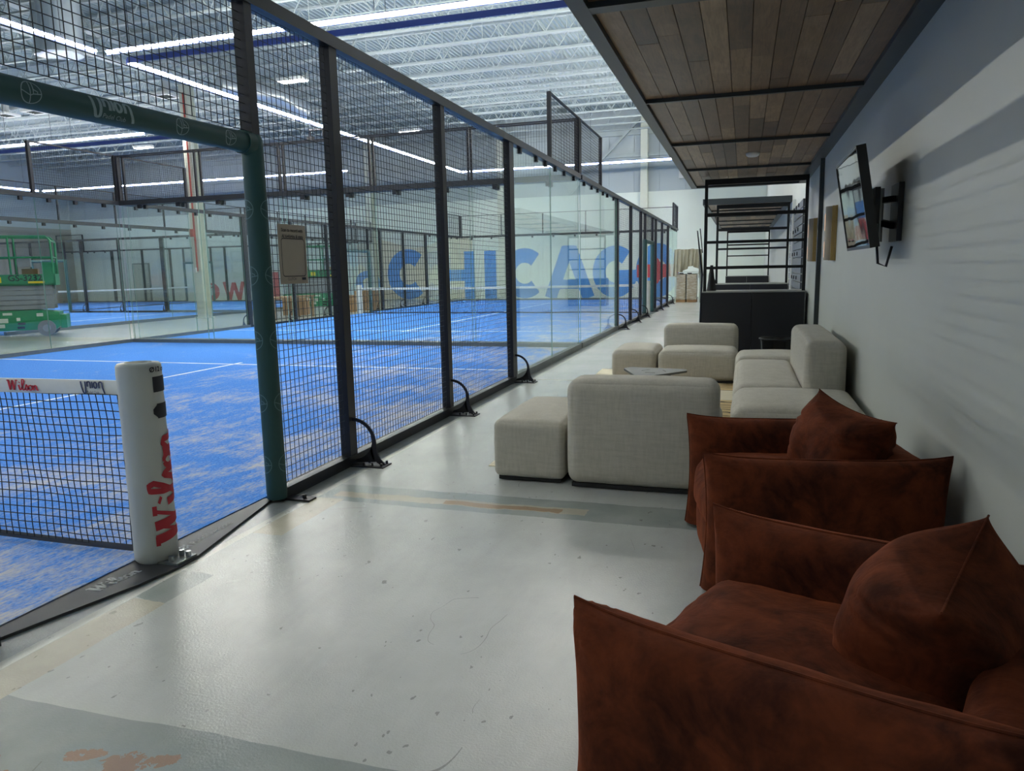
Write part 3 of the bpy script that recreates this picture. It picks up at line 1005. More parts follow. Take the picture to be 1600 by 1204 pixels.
# ================================================================== MURAL on the far wall
def mural(letter, label, x0, z0, w, h, mat):
    """one painted letter, x0 its left edge"""
    t = 0.29 * h
    strokes = {
        'C': [(arc(0.5, 0.5, 0.5 - 0.145, 0.5 - 0.145, 48, 312, 26), 0.29)],
        'O': [(arc(0.5, 0.5, 0.5 - 0.145, 0.5 - 0.145, 0, 360, 36), 0.29)],
        'G': [(arc(0.5, 0.5, 0.5 - 0.145, 0.5 - 0.145, 48, 345, 28), 0.29), ([(0.5, 0.42), (1.0, 0.42)], 0.22)],
        'H': [([(0.14, 0), (0.14, 1)], 0.28), ([(0.86, 0), (0.86, 1)], 0.28), ([(0.2, 0.5), (0.8, 0.5)], 0.24)],
        'I': [([(0.5, 0), (0.5, 1)], 1.0)],
        'A': [([(0.12, 0), (0.47, 0.98)], 0.24), ([(0.88, 0), (0.53, 0.98)], 0.24), ([(0.25, 0.27), (0.75, 0.27)], 0.18), ([(0.38, 1.0), (0.62, 1.0)], 0.05)],
        'W': [([(0.08, 1), (0.28, 0.02)], 0.17), ([(0.28, 0.02), (0.5, 0.95)], 0.17), ([(0.5, 0.95), (0.72, 0.02)], 0.17), ([(0.72, 0.02), (0.92, 1)], 0.17)],
        'N': [([(0.12, 0), (0.12, 1)], 0.24), ([(0.88, 0), (0.88, 1)], 0.24), ([(0.14, 0.97), (0.86, 0.03)], 0.24)],
        'T': [([(0, 0.88), (1, 0.88)], 0.24), ([(0.5, 0.8), (0.5, 0)], 0.26)],
        'n': [([(0.16, 0), (0.16, 0.55)] + arc(0.5, 0.52, 0.34, 0.34, 180, 0, 14) + [(0.84, 0)], 0.30)],
    }[letter]
    mb = MB()
    for pts, sw in strokes:
        mb.ribbon(pts, sw, lambda u, v: (x0 + u * w, YF - 0.004 - 0.0004 * len(mb.f) / 400, z0 + v * h), 0.06)
    return tag(mb.build('mural_letter', mat), label, 'mural letter', 'painted letters of the far wall mural')
zb = -0.02
cream = MB()
cream.sheet(10, 4, lambda u, v: (-19.9 + 6.6 * u, YF - 0.0025, 0.02 + 2.9 * v + 0.25 * math.sin(u * 9) * v))
tag(cream.build('mural_ground', 'mural_cream'), 'cream patch painted on the far wall behind the first blue letters', 'mural')
mural('C', 'big blue letter C beginning the city name on the far wall', -18.15, zb + 0.02, 2.45, 2.62, 'mural_blue')
mural('H', 'big blue letter H of the far wall mural', -15.2, zb + 0.02, 2.0, 2.42, 'mural_blue')
mural('I', 'big blue upright letter I of the far wall mural', -12.65, zb + 0.02, 0.62, 2.42, 'mural_blue')
mural('C', 'second big blue letter C of the far wall mural, before the A', -11.7, zb + 0.02, 2.35, 2.5, 'mural_blue')
mural('A', 'big blue letter A of the far wall mural', -9.5, zb + 0.02, 2.55, 2.5, 'mural_blue')
mural('G', 'big blue letter G of the far wall mural', -7.05, zb + 0.02, 2.2, 2.5, 'mural_blue')
mural('O', 'big blue ring of the last letter O, with a red star in it', -4.95, zb + 0.02, 2.05, 2.55, 'mural_blue')
sr = MB()
pts = []
for i in range(12):
    rr = 0.62 if i % 2 == 0 else 0.36
    pts.append((-3.92 + rr * math.cos(PI / 6 * i + PI / 2), 1.25 + rr * math.sin(PI / 6 * i + PI / 2)))
sr.prism(pts, YF - 0.009, YF - 0.006, 'y')
tag(sr.build('mural_star', 'mural_red'), 'red six-pointed star painted inside the last blue letter', 'mural')
sb_ = MB()
sb_.box(-4.9, -2.95, YF - 0.0075, YF - 0.0065, 0.95, 1.55)
tag(sb_.build('mural_stripe', 'mural_red'), 'red painted stripe crossing the last blue letter', 'mural')
mural('n', 'small blue arch-shaped letter left of the first big C', -20.1, zb + 0.3, 1.5, 1.25, 'mural_blue')
mural('O', 'faded red letter O on the far wall by the white column', -30.0, zb + 0.05, 1.05, 1.0, 'mural_red')
mural('W', 'faded red letter W on the far wall left of the green post', -28.7, zb + 0.05, 1.5, 1.05, 'mural_red')
mural('N', 'tall faded red letter N behind the green doorway post', -26.6, zb + 0.05, 1.7, 1.55, 'mural_red')

# ================================================================== LIGHT BARS
def light_bar(label, a, b, inward, lens='lens', seg=1.22):
    """a hung run of LED fixtures; inward is the horizontal direction its lenses tilt to"""
    a, b, w = Vector(a), Vector(b), Vector(inward).normalized()
    t = thing('led_light_bar', label, 'light bar', a)
    d = (b - a)
    L = d.length
    d.normalize()
    up = Vector((0, 0, 1))
    P = lambda s, n_, z: tuple(d * s + w * n_ + up * z)
    m = MB()
    # blue carrier rail at the back, dark hood on top
    for n0, n1, z0, z1 in ((-0.06, -0.03, -0.055, 0.06),):
        vs = [P(s, n_, z) for s in (0, L) for n_, z in ((n0, z0), (n1, z0), (n1, z1), (n0, z1))]
        m.add(vs, [(0, 1, 5, 4), (1, 2, 6, 5), (2, 3, 7, 6), (3, 0, 4, 7), (0, 3, 2, 1), (4, 5, 6, 7)])
    m.build('rail', 'blue_rail', t)
    h = MB()
    vs = [P(s, n_, z) for s in (0, L) for n_, z in ((-0.03, 0.034), (0.006, 0.030), (0.006, 0.036), (-0.03, 0.048))]
    h.add(vs, [(0, 1, 5, 4), (1, 2, 6, 5), (2, 3, 7, 6), (3, 0, 4, 7), (0, 3, 2, 1), (4, 5, 6, 7)])
    h.build('hood', 'hood', t)
    k = max(1, round(L / seg))
    first = None
    for i in range(k):
        s0, s1 = 0.02, L / k - 0.03
        if first is None:
            lm = MB()
            vs = [P(s, n_, z) for s in (s0, s1) for n_, z in ((-0.025, -0.016), (0.010, -0.012), (0.013, 0.014), (-0.025, 0.020))]
            lm.add(vs, [(0, 1, 5, 4), (1, 2, 6, 5), (2, 3, 7, 6), (3, 0, 4, 7), (0, 3, 2, 1), (4, 5, 6, 7)])
            first = lm.build('led_lens', lens, t)
        else:
            c = first.copy()
            C.objects.link(c)
            c.parent = t
            c.location = d * (L / k * i)
    hg = MB()
    for i in range(int(L / 3) + 1):
        s = min(L - 0.1, 0.1 + i * 3)
        hg.tube([P(s, -0.05, 0.1), P(s, -0.05, H - 0.005 - a.z)], 0.006, 5)
    hg.build('hanger', 'rail', t)
    return t
Z = 6.0
light_bar('LED light bar along the left side of the nearest court', (-12.72, -6.2, Z), (-12.72, 12.7, Z), (1, 0, 0))
light_bar('LED light bar across the far end of the nearest court, the longest bright line', (-12.6, 12.78, Z), (-1.0, 12.78, Z), (0, -1, 0))
light_bar('LED light bar above the corridor side of the nearest court, hidden by the canopy', (-2.9, -6.2, Z), (-2.9, 12.6, Z), (-1, 0, 0))
light_bar('blue back of the LED light bar over the near end of the second court', (-12.66, 13.46, Z), (-1.0, 13.46, Z), (0, 1, 0), 'lens_bright')
light_bar('LED light bar along the left side of the second court, running to its far corner', (-12.72, 13.5, Z), (-12.72, 33.2, Z), (1, 0, 0), 'lens_bright')
light_bar('LED light bar across the far end of the second court, high on the far wall', (-12.7, 33.24, Z), (-1.0, 33.24, Z), (0, -1, 0), 'lens_far')
light_bar('LED light bar above the corridor side of the second court, hidden by the canopy', (-2.9, 13.6, Z), (-2.9, 33.1, Z), (-1, 0, 0), 'lens_bright')
light_bar('LED light bar ending above the white aisle column', (-34.5, 20.0, Z), (-18.5, 20.0, Z), (0, -1, 0), 'lens_bright')
light_bar('LED light bar over the end of the farthest court, low at the left', (-35.2, 30.6, Z), (-17.2, 30.6, Z), (0, -1, 0), 'lens_far')
light_bar('LED light bar on the left side of the farthest court', (-35.3, 20.6, Z), (-35.3, 30.5, Z), (1, 0, 0), 'lens_far')
light_bar('blue back of the LED light bar beyond the white aisle column', (-34.5, 20.9, Z), (-17.9, 20.9, Z), (0, 1, 0), 'lens_bright')

def high_bay(label, x, y, z):
    t = thing('high_bay_light', label, 'ceiling light', (x, y, z))
    MB().box(-0.45, 0.45, -0.16, 0.16, 0.0, 0.09).build('housing', 'smoke', t)
    MB().box(-0.42, 0.42, -0.13, 0.13, -0.012, -0.001).build('lens', 'bay', t)
    MB().tube([(-0.3, 0, 0.09), (-0.3, 0, H - 0.95 - z)], 0.006, 5).tube([(0.3, 0, 0.09), (0.3, 0, H - 0.95 - z)], 0.006, 5).build('hanger', 'rail', t)
high_bay('bright high bay light under the roof, left of the second dark post', -12.74, 19.74, 7.0)
high_bay('smaller high bay light under the roof, nearer the far wall', -12.97, 28.29, 7.0)
for i_, (x, y) in enumerate(((-12, -2), (-25, 8), (-26, 28))):  # extra lamps added as fill light for the hall, not known fixtures
    high_bay(('added fill light, shaped as a high bay, over the near half of the court behind the camera side', 'added fill light, shaped as a high bay, over the left aisle', 'added fill light, shaped as a high bay, over the farthest court')[i_], x, y, 7.2)

# ducts, registers, small gear in the roof
def duct(label, pts, r):
    t = tag(MB().tube(pts, r, 24).build('air_duct', 'duct', None, True), label, 'air duct')
    return t
duct('wide silver spiral duct standing at the top left corner', [(-14.6, 13.6, 5.9 + 0.45), (-14.6, 13.6, H - 1.0)], 0.42)
duct('narrow bright silver duct beside the wide one, top left', [(-15.7, 14.2, 6.6), (-15.7, 14.2, H - 1.0)], 0.26)
duct('round silver duct under the roof between the first two dark posts', [(-16.3, 21.0, 7.45), (-15.2, 22.6, 7.35), (-14.9, 23.6, 7.0)], 0.36)
for i_, (x, y) in enumerate(((-26.4, 21.8), (-25.0, 21.8), (-18.9, 21.6))):
    t = thing('air_register', ('square white air register under the roof, leftmost', 'square white air register, second from the left', 'square white air register near the aisle column')[i_], 'air vent', (x, y, 7.5))
    m = MB().box(-0.33, 0.33, -0.33, -0.25, -0.03, 0.05).box(-0.33, 0.33, 0.25, 0.33, -0.03, 0.05).box(-0.33, -0.25, -0.25, 0.25, -0.03, 0.05).box(0.25, 0.33, -0.25, 0.25, -0.03, 0.05)
    m.build('frame', 'smoke', t)
    m = MB()
    for k_ in range(5):
        m.box(-0.25, 0.25, -0.22 + k_ * 0.1, -0.19 + k_ * 0.1, -0.02, 0.0)
    m.box(-0.25, 0.25, -0.25, 0.25, 0.03, 0.05)
    m.build('grille', 'hood', t)
    MB().tube([(0, 0, 0.05), (0, 0, H - 0.01 - 7.5)], 0.12, 10).build('duct_drop', 'smoke', t)
fd = thing('flood_light', 'white floodlight box fixed high on the far wall', 'light', (-2.72, YF, 5.65))
MB().box(-0.24, 0.24, -0.34, -0.06, -0.2, 0.2).build('body', 'smoke', fd)
MB().box(-0.05, 0.05, -0.06, 0.0, -0.1, 0.1).build('wall_plate', 'steel', fd)
# camera bracket clipped near the second dark post, dark against the roof
cb = thing('court_camera', 'small dark camera bracket hanging below the long light line', 'camera', (-12.2, 20.0, 5.42))
MB().tube([(-0.22, 0, 0), (-0.22, 0, 0.22), (0.22, 0, 0.22), (0.22, 0, 0.02)], 0.035, 8).build('bracket', 'black', cb, True)
MB().box(-0.3, -0.12, -0.08, 0.08, -0.1, 0.03).build('camera_body', 'black', cb)
MB().tube([(0, 0, 0.24), (-0.3, 0, 0.5), (-0.555, 0, 0.56)], 0.015, 6).build('hanger', 'black', cb)

# ================================================================== SCISSOR LIFTS
def scissor_lift(label, loc, rz):
    t = thing('scissor_lift', label, 'scissor lift', loc, rz)
    # length along x (right end is +x, seen side is -y)
    L, W = 2.44, 0.82
    ch = MB().prism([(-L / 2, 0.24), (-L / 2 + 0.1, 0.16), (L / 2 - 0.1, 0.16), (L / 2, 0.24), (L / 2, 0.60), (L / 2 - 0.5, 0.66), (-L / 2, 0.66)], -W / 2, W / 2, 'y')
    c = ch.build('chassis', 'green', t)
    for sx in (-0.92, 0.92):
        for sy in (-1, 1):
            w = MB()
            y0 = sy * (W / 2 + 0.012)
            w.tube([(sx, y0 - 0.07 * 0.5 - 0.03, 0.2), (sx, y0 + 0.07 * 0.5 + 0.03, 0.2)], 0.2, 26)
            wh = w.build('wheel', 'tyre', t, True)
            MB().tube([(sx, y0 + sy * 0.062, 0.2), (sx, y0 + sy * 0.072, 0.2)], 0.09, 16).build('hub', 'liftgrey', wh, True)
    m = MB()
    for x0, x1, z0, z1 in ((-0.98, -0.72, 0.35, 0.5), (-0.42, 0.10, 0.36, 0.47), (-0.2, 0.02, 0.24, 0.33), (0.28, 0.36, 0.4, 0.48), (0.0, 0.2, 0.55, 0.61), (-0.48, -0.3, 0.54, 0.62), (0.72, 0.86, 0.5, 0.58)):
        m.box(x0, x1, -W / 2 - 0.004, -W / 2, z0, z1)
    m.build('decals', 'label', c)
    m = MB()
    for x0, x1, z0, z1 in ((0.3, 0.46, 0.3, 0.36), (0.28, 0.44, 0.2, 0.26), (-0.55, -0.48, 0.3, 0.45)):
        m.box(x0, x1, -W / 2 - 0.006, -W / 2, z0, z1)
    m.build('vents', 'black', c)
    MB().box(L / 2, L / 2 + 0.14, -W / 2 + 0.1, W / 2 - 0.1, 0.18, 0.52).build('ladder_bracket', 'green', c)
    sc = MB()
    for i in range(5):
        z = 0.67 + i * 0.122
        for sy in (-0.3, 0.3):
            sc.box(-L / 2 + 0.08, L / 2 - 0.1, sy - 0.035, sy + 0.035, z + 0.01, z + 0.116)
        sc.tube([(-0.15, -0.37, z + 0.06), (-0.15, 0.37, z + 0.06)], 0.03, 8)
        sc.tube([(0.92, -0.37, z + 0.06), (0.92, 0.37, z + 0.06)], 0.025, 8)
    sc.build('scissor_arms', 'liftgrey', t)
    pf = MB().box(-L / 2, L / 2, -W / 2, W / 2, 1.28, 1.33).box(-L / 2, L / 2, -W / 2, -W / 2 + 0.03, 1.28, 1.56).box(-L / 2, L / 2, W / 2 - 0.03, W / 2, 1.28, 1.56).box(-L / 2, -L / 2 + 0.03, -W / 2, W / 2, 1.28, 1.56).box(L / 2 - 0.03, L / 2, -W / 2, W / 2, 1.28, 1.56)
    p = pf.build('platform', 'green', t)
    text_mb('GS-3232', 0.21, lambda u, v: (0.20 + u, -W / 2 - 0.004, 1.40 + v), 0.004).build('model_number', 'ink', p)
    MB().box(-0.12, 0.06, -W / 2 - 0.004, -W / 2, 1.36, 1.50).box(0.62, 0.98, -W / 2 - 0.004, -W / 2, 1.335, 1.385).build('yellow_decals', 'yellow', p)
    MB().box(-1.0, -0.62, -W / 2 - 0.004, -W / 2, 1.42, 1.48).box(-0.56, -0.26, -W / 2 - 0.004, -W / 2, 1.44, 1.465).build('pale_decals', 'label', p)
    r = MB()
    for sy in (-1, 1):
        y = sy * (W / 2 - 0.02)
        r.tube([(-L / 2 + 0.03, y, 1.56), (-L / 2 + 0.03, y, 2.5), (L / 2 - 0.12, y, 2.5), (L / 2 - 0.03, y, 2.40), (L / 2 - 0.03, y, 1.56)], 0.028, 8)
        r.tube([(-L / 2 + 0.03, y, 1.98), (L / 2 - 0.03, y, 1.98)], 0.022, 8)
        for x in (-0.62, 0.28):
            r.tube([(x, y, 1.56), (x, y, 2.5)], 0.024, 8)
        r.tube([(-0.58, y, 1.9), (-0.38, y, 1.82), (-0.3, y, 1.56)], 0.024, 8)
        r.box(L / 2 - 0.26, L / 2 - 0.03, y - 0.01, y + 0.01, 1.56, 1.86)
    for x in (-L / 2 + 0.03, L / 2 - 0.03):
        r.tube([(x, -W / 2 + 0.02, 2.38), (x, W / 2 - 0.02, 2.38)], 0.024, 8)
        r.tube([(x, -W / 2 + 0.02, 1.98), (x, W / 2 - 0.02, 1.98)], 0.022, 8)
    r.build('guard_rail', 'green', t, True)
    MB().box(0.42, 0.7, -0.3, -0.1, 1.75, 2.02).build('control_box', 'liftgrey', t)
    MB().box(0.45, 0.8, 0.0, 0.3, 1.34, 1.7).build('tool_crate', 'card', t)
    return t
lift = scissor_lift('green scissor lift parked in the left aisle behind the glass', (-17.95, 14.15, 0), math.radians(42))
l2 = copy_tree(lift)
l2.location = (-16.3, 26.0, 0)
l2.rotation_euler = (0, 0, math.radians(25))
l2['label'] = 'distant green scissor lift in the aisle beyond the second court, behind the mesh'

# cartons and crates left along the far side of the second court
def carton(label, x, y, w, d, h, rz=0, z=0):
    t = thing('cardboard_box', label, 'box', (x, y, z), rz)
    MB().box(-w / 2, w / 2, -d / 2, d / 2, 0, h).build('body', 'card', t)
    MB().box(-w / 2 - 0.002, w / 2 + 0.002, -0.03, 0.03, h - 0.12, h + 0.002).build('tape', 'label', t)
    return t
carton('brown carton outside the second court, nearest the doorway', -14.1, 24.6, 0.7, 0.6, 0.62, 0.2)
carton('wide brown carton outside the second court, past its green doorway', -13.9, 25.9, 0.9, 0.7, 0.75, -0.1)
carton('low brown carton outside the second court, below the distant lift', -15.2, 22.9, 0.8, 0.6, 0.6, 0.3)
def trestle(label, x, y, w, h, rz):
    t = thing('work_table', label, 'table', (x, y, 0), rz)
    MB().box(-w / 2, w / 2, -0.35, 0.35, h - 0.05, h).build('table_top', 'card', t)
    for sx in (-1, 1):
        for sy in (-1, 1):
            MB().box(sx * (w / 2 - 0.08) - 0.03, sx * (w / 2 - 0.08) + 0.03, sy * 0.28 - 0.03, sy * 0.28 + 0.03, 0, h - 0.05).build('leg', 'card', t)
trestle('low brown work table beside the left fence of the second court', -14.3, 21.0, 2.3, 0.72, 1.55)

# ================================================================== LOUNGE CANOPY
def plank_soffit(parent, x0, x1, ys, z, name='soffit_planks'):
    mb = MB()
    rng = random.Random(11)
    w = 0.1235
    n = round((x1 - x0) / w)
    w = (x1 - x0) / n
    for (ya, yb) in zip(ys[:-1], ys[1:]):
        for i in range(n):
            cuts = [ya]
            y = ya + rng.uniform(0.35, 1.9)
            while y < yb - 0.2:
                cuts.append(y)
                y += rng.uniform(0.9, 1.9)
            cuts.append(yb)
            for a, b in zip(cuts[:-1], cuts[1:]):
                xa, xb = x0 + i * w, x0 + (i + 1) * w
                dz = rng.uniform(0, 0.0025)
                # bevelled board
                g = 0.0022
                mb.add([(xa + g, a + g, z + dz), (xb - g, a + g, z + dz), (xb - g, b - g, z + dz), (xa + g, b - g, z + dz),
                        (xa + 0.0004, a + .0004, z + 0.02), (xb - 0.0004, a + .0004, z + 0.02), (xb - 0.0004, b - .0004, z + 0.02), (xa + 0.0004, b - .0004, z + 0.02)],
                       [(0, 3, 2, 1), (4, 5, 6, 7), (0, 1, 5, 4), (1, 2, 6, 5), (2, 3, 7, 6), (3, 0, 4, 7)])
    return mb.build(name, 'wood', parent)

def canopy(label, y0, y1, bars, h=0.26):
    t = thing('wood_canopy', label, 'canopy')
    xl, xr = -0.835, WX
    MB().box(xl, xl + 0.085, y0, y1, CZ, CZ + h).build('side_beam', 'canopy', t)
    MB().box(xr - 0.115, xr, y0, y1, CZ, CZ + h).build('wall_beam', 'canopy', t)
    for y in (y0 + 0.04, y1 - 0.04):
        MB().box(xl + 0.085, xr - 0.115, y - 0.04, y + 0.04, CZ, CZ + h).build('end_beam', 'canopy', t)
    for y, w in bars:
        MB().box(xl + 0.085, xr - 0.115, y - w / 2, y + w / 2, CZ + 0.002, CZ + 0.06).build('cross_bar', 'canopy', t)
    plank_soffit(t, xl + 0.085, xr - 0.115, [y0] + [b[0] for b in bars] + [y1], CZ + 0.03)
    MB().box(xl, xr, y0, y1, CZ + h, CZ + h + 0.02).build('light_block_lid', 'canopy', t)  # unseen lid added over the planks to block light from above
    return t
canopy('dark-framed walnut plank canopy over the lounge sofas', -1.2, 12.55, [(1.6, 0.045), (3.78, 0.09), (5.97, 0.035), (8.13, 0.035), (10.3, 0.035)])
canopy('second plank canopy seen through the black shelf frame', 16.0, 28.4, [(18.1, 0.04), (20.2, 0.04), (22.3, 0.04), (24.4, 0.04), (26.4, 0.04)], 0.1)

sd = thing('smoke_detector', 'round white smoke detector on the plank canopy', 'smoke detector', (0.065, 9.15, CZ + 0.03))
MB().lathe([(0.075, 0.0), (0.078, -0.012), (0.07, -0.03), (0.05, -0.042), (0.0, -0.045)], n=28).build('body', 'smoke', sd, True, 50)
MB().lathe([(0.05, -0.02), (0.056, -0.026), (0.05, -0.032)], n=28).build('vent_ring', 'steel', sd, True)

# bar counters with black shelf frames
def counter(label, flabel, y, xl=-0.565, xr=0.845):
    t = thing('bar_counter', label, 'counter', (0, y, 0))
    xm = xl + (xr - xl) * 0.49
    for a, b in ((xl - 0.015, xm - 0.002), (xm + 0.002, xr)):
        MB().box(a, b, 0.0, 0.62, 0.0, 1.035).build('front_panel', 'counter', t)
    MB().box(xl - 0.015, xr, 0.0, 0.64, 1.035, 1.055).build('counter_top', 'ctop', t)
    f = thing('shelf_frame', flabel, 'shelf frame', (0, y, 0))
    for x in (xl, xr - 0.045):
        MB().box(x, x + 0.045, 0.02, 0.065, 1.0551, CZ - 0.001).build('upright', 'blackframe', f)
    for z, h in ((CZ - 0.04, 0.078), (2.155, 0.05), (1.765, 0.04), (1.395, 0.04)):
        MB().box(xl + 0.045, xr - 0.045, 0.022, 0.063, z - h / 2, z + h / 2).build('cross_rail', 'blackframe', f)
    return t
counter('navy black bar counter nearest the sofas', 'black metal shelf frame standing on the nearest counter', 11.3)
counter('second dark counter, seen through the nearest shelf frame', 'second black shelf frame, behind the first', 16.1, -0.56, 0.86)
counter('third dark counter, deepest in the nested frames', 'third and deepest black shelf frame', 28.0, -0.6, 0.86)
ln = thing('leaning_pole', 'thin black pole leaning at the left edge of the shelf frame', 'pole', (-0.615, 11.55, 0))
MB().tube([(0.0, 0, 0.0), (0.02, 0.01, 1.3), (-0.06, 0.03, 1.95)], [0.018, 0.016, 0.008], 8).build('shaft', 'black', ln, True)
MB().tube([(0.02, 0.01, 1.62), (0.0, 0.02, 1.8), (-0.02, 0.0, 1.98)], 0.007, 6).build('hook', 'black', ln, True)
bs = thing('black_bag', 'black folded bag standing on the left end of the nearest counter', 'bag', (-0.46, 11.62, 1.055))
bg = MB()
bg.sheet(16, 12, lambda u, v: ((0.07 - 0.05 * v) * math.cos(2 * PI * u) * (1 + 0.25 * noise.noise(Vector((u * 6, v * 4, 0)))), 0.10 * (1 - 0.6 * v) * math.sin(2 * PI * u), 0.38 * v))
bg.build('body', 'rubber', bs, True, 60)
# boards with bolts on the wall past the counter
bdw = thing('wall_board', 'dark ribbed board with bolt heads on the wall beyond the nearest counter', 'wall board', (WX, 14.1, 0))
m = MB()
for i in range(15):
    m.box(-0.03, -0.002, -1.5, 1.7, 0.5 + i * 0.13, 0.5 + i * 0.13 + 0.115)
m.build('slats', 'tvgrey', bdw)
m = MB()
for i in range(5):
    for q in (-0.6, 0.0, 0.6):
        m.box(-0.045, -0.03, q - 0.03, q + 0.03, 0.77 + i * 0.4, 0.83 + i * 0.4)
m.build('bolt_heads', 'black', bdw)
MB().box(-0.06, -0.002, 0.7, 0.78, 0.3, 2.6).build('white_edge', 'smoke', bdw)

# wall trim strip and sconces
struct(MB().box(WX - 0.05, WX - 0.001, 9.72, 9.80, 0, CZ).build('trim_3', 'canopy'))
def sconce(label, y):
    t = thing('wall_sconce', label, 'wall lamp', (WX, y, 1.73))
    n = 14
    prof = [(-0.018 - 0.085 * math.sin(PI * i / n), -0.11 * math.cos(PI * i / n)) for i in range(n + 1)]
    MB().prism(prof, -0.27, 0.27, 'z').build('lamp_shade', 'shade', t, True, 50)
    MB().box(-0.018, -0.001, -0.135, 0.135, -0.275, 0.275).build('back_plate', 'brass', t)
    for s in (-1, 1):
        MB().box(-0.05, -0.018, s * 0.112 - 0.012, s * 0.112 + 0.012, -0.272, 0.272).build('brass_edge', 'brass', t)
    MB().box(-0.03, -0.019, 0.112, 0.118, -0.2, 0.2).box(-0.1045, -0.102, -0.022, 0.006, 0.03, 0.2).box(-0.1045, -0.102, -0.022, 0.006, -0.24, -0.08).build('glow_strip', 'amber', t)
sconce('half-round wall sconce nearer the television', 8.35)
sconce('half-round wall sconce beside the black shelf frame', 10.45)

# television on its arm
tvx, tvy, tvz = 0.655, 5.27, 1.80
tv = thing('television', 'wall-mounted television tilted down, its screen reflecting the hall', 'television', (tvx, tvy, tvz))
tv.rotation_euler = (0, math.radians(-10), 0)
hw, hh = 0.50, 0.295
MB().box(0.0, 0.045, -hw, hw, -hh, hh).build('back_shell', 'tv', tv)
m = MB().box(-0.008, 0, -hw, hw, hh - 0.014, hh).box(-0.008, 0, -hw, hw, -hh, -hh + 0.02).box(-0.008, 0, -hw, -hw + 0.014, -hh + 0.02, hh - 0.014).box(-0.008, 0, hw - 0.014, hw, -hh + 0.02, hh - 0.014)
m.build('bezel', 'tv', tv)
sm_ = MB()
sm_.sheet(12, 12, lambda u, v: (-0.003, -hw + 0.014 + (2 * hw - 0.028) * (1 - u), -hh + 0.02 + (2 * hh - 0.034) * v))
sm_.build('screen', 'screen', tv)
MB().box(0.045, 0.06, -0.28, 0.28, -0.1, 0.12).build('rear_bulge', 'tv', tv)
br = thing('television_bracket', 'black articulated bracket between the television and the wall', 'wall bracket', (WX, 5.05, 1.72))
MB().box(-0.03, -0.001, -0.12, 0.12, -0.17, 0.17).build('wall_plate', 'black', br)
MB().bar((-0.03, -0.05, 0.08), (-0.115, 0.12, 0.08), 0.05, 0.035).build('arm', 'black', br)
MB().bar((-0.03, -0.05, -0.08), (-0.115, 0.12, -0.04), 0.05, 0.035).build('arm', 'black', br)
MB().box(-0.135, -0.105, 0.02, 0.32, -0.06, 0.16).build('head_plate', 'black', br)
MB().tube([(-0.1, 0.04, -0.17), (-0.1, 0.04, 0.15)], 0.02, 10).build('hinge_pin', 'bolt', br)
MB().tube([(-0.11, 0.1, -0.08), (-0.10, 0.02, -0.30), (-0.06, -0.02, -0.32), (-0.03, 0.0, -0.2)], 0.008, 6).build('cable', 'black', br, True)

# ================================================================== SOFAS
def puffy(sx, sy, sz, r, bx=0.02, by=0.02, bz=0.03, n=22, wr=0.004, seed=0.0, flat_bottom=True):
    """an upholstered block: rounded edges, crowned faces, slight wrinkling; base centre at the origin"""
    mb = MB()
    hx, hy, hz = sx / 2, sy / 2, sz / 2
    idx = {}
    vs, fs = [], []
    def vert(i, j, k):
        key = (i, j, k)
        if key in idx:
            return idx[key]
        e = lambda a: math.sin((a / n * 2 - 1) * PI / 2 * 0.92) / math.sin(PI / 2 * 0.92)
        u, v, w = e(i), e(j), e(k)
        p = Vector((u * hx, v * hy, w * hz))
        q = Vector((max(-hx + r, min(hx - r, p.x)), max(-hy + r, min(hy - r, p.y)), max(-hz + r, min(hz - r, p.z))))
        d = p - q
        if d.length > 1e-6:
            p = q + d.normalized() * r
        cu, cv, cw = max(0, 1 - u * u), max(0, 1 - v * v), max(0, 1 - w * w)
        if abs(abs(u) - 1) < 1e-6:
            p.x += math.copysign(bx * cv * cw, u)
        if abs(abs(v) - 1) < 1e-6:
            p.y += math.copysign(by * cu * cw, v)
        if abs(w - 1) < 1e-6:
            p.z += bz * (cu * cv) ** 0.6
        nn = noise.noise(Vector((p.x * 6 + seed, p.y * 6, p.z * 3))) * wr + noise.noise(Vector((p.x * 17 + seed, p.y * 17, p.z * 5))) * wr * 0.5
        p += (p.normalized() if p.length > 0 else Vector((0, 0, 1))) * nn
        if flat_bottom and p.z < -hz:
            p.z = -hz
        idx[key] = len(vs)
        vs.append((p.x, p.y, p.z + hz))
        return idx[key]
    for a in range(n):
        for b in range(n):
            fs += [(vert(a, b, 0), vert(a, b + 1, 0), vert(a + 1, b + 1, 0), vert(a + 1, b, 0)),
                   (vert(a, b, n), vert(a + 1, b, n), vert(a + 1, b + 1, n), vert(a, b + 1, n)),
                   (vert(a, 0, b), vert(a + 1, 0, b), vert(a + 1, 0, b + 1), vert(a, 0, b + 1)),
                   (vert(a, n, b), vert(a, n, b + 1), vert(a + 1, n, b + 1), vert(a + 1, n, b)),
                   (vert(0, a, b), vert(0, a, b + 1), vert(0, a + 1, b + 1), vert(0, a + 1, b)),
                   (vert(n, a, b), vert(n, a + 1, b), vert(n, a + 1, b + 1), vert(n, a, b + 1))]
    return mb.add(vs, fs)

def block(parent, nm, x0, x1, y0, y1, z0, z1, r, mat='linen', seed=0.0, seam=True, **kw):
    o = puffy(x1 - x0, y1 - y0, z1 - z0, r, seed=seed, **kw).build(nm, mat, parent, True, 80, ((x0 + x1) / 2, (y0 + y1) / 2, z0))
    return o

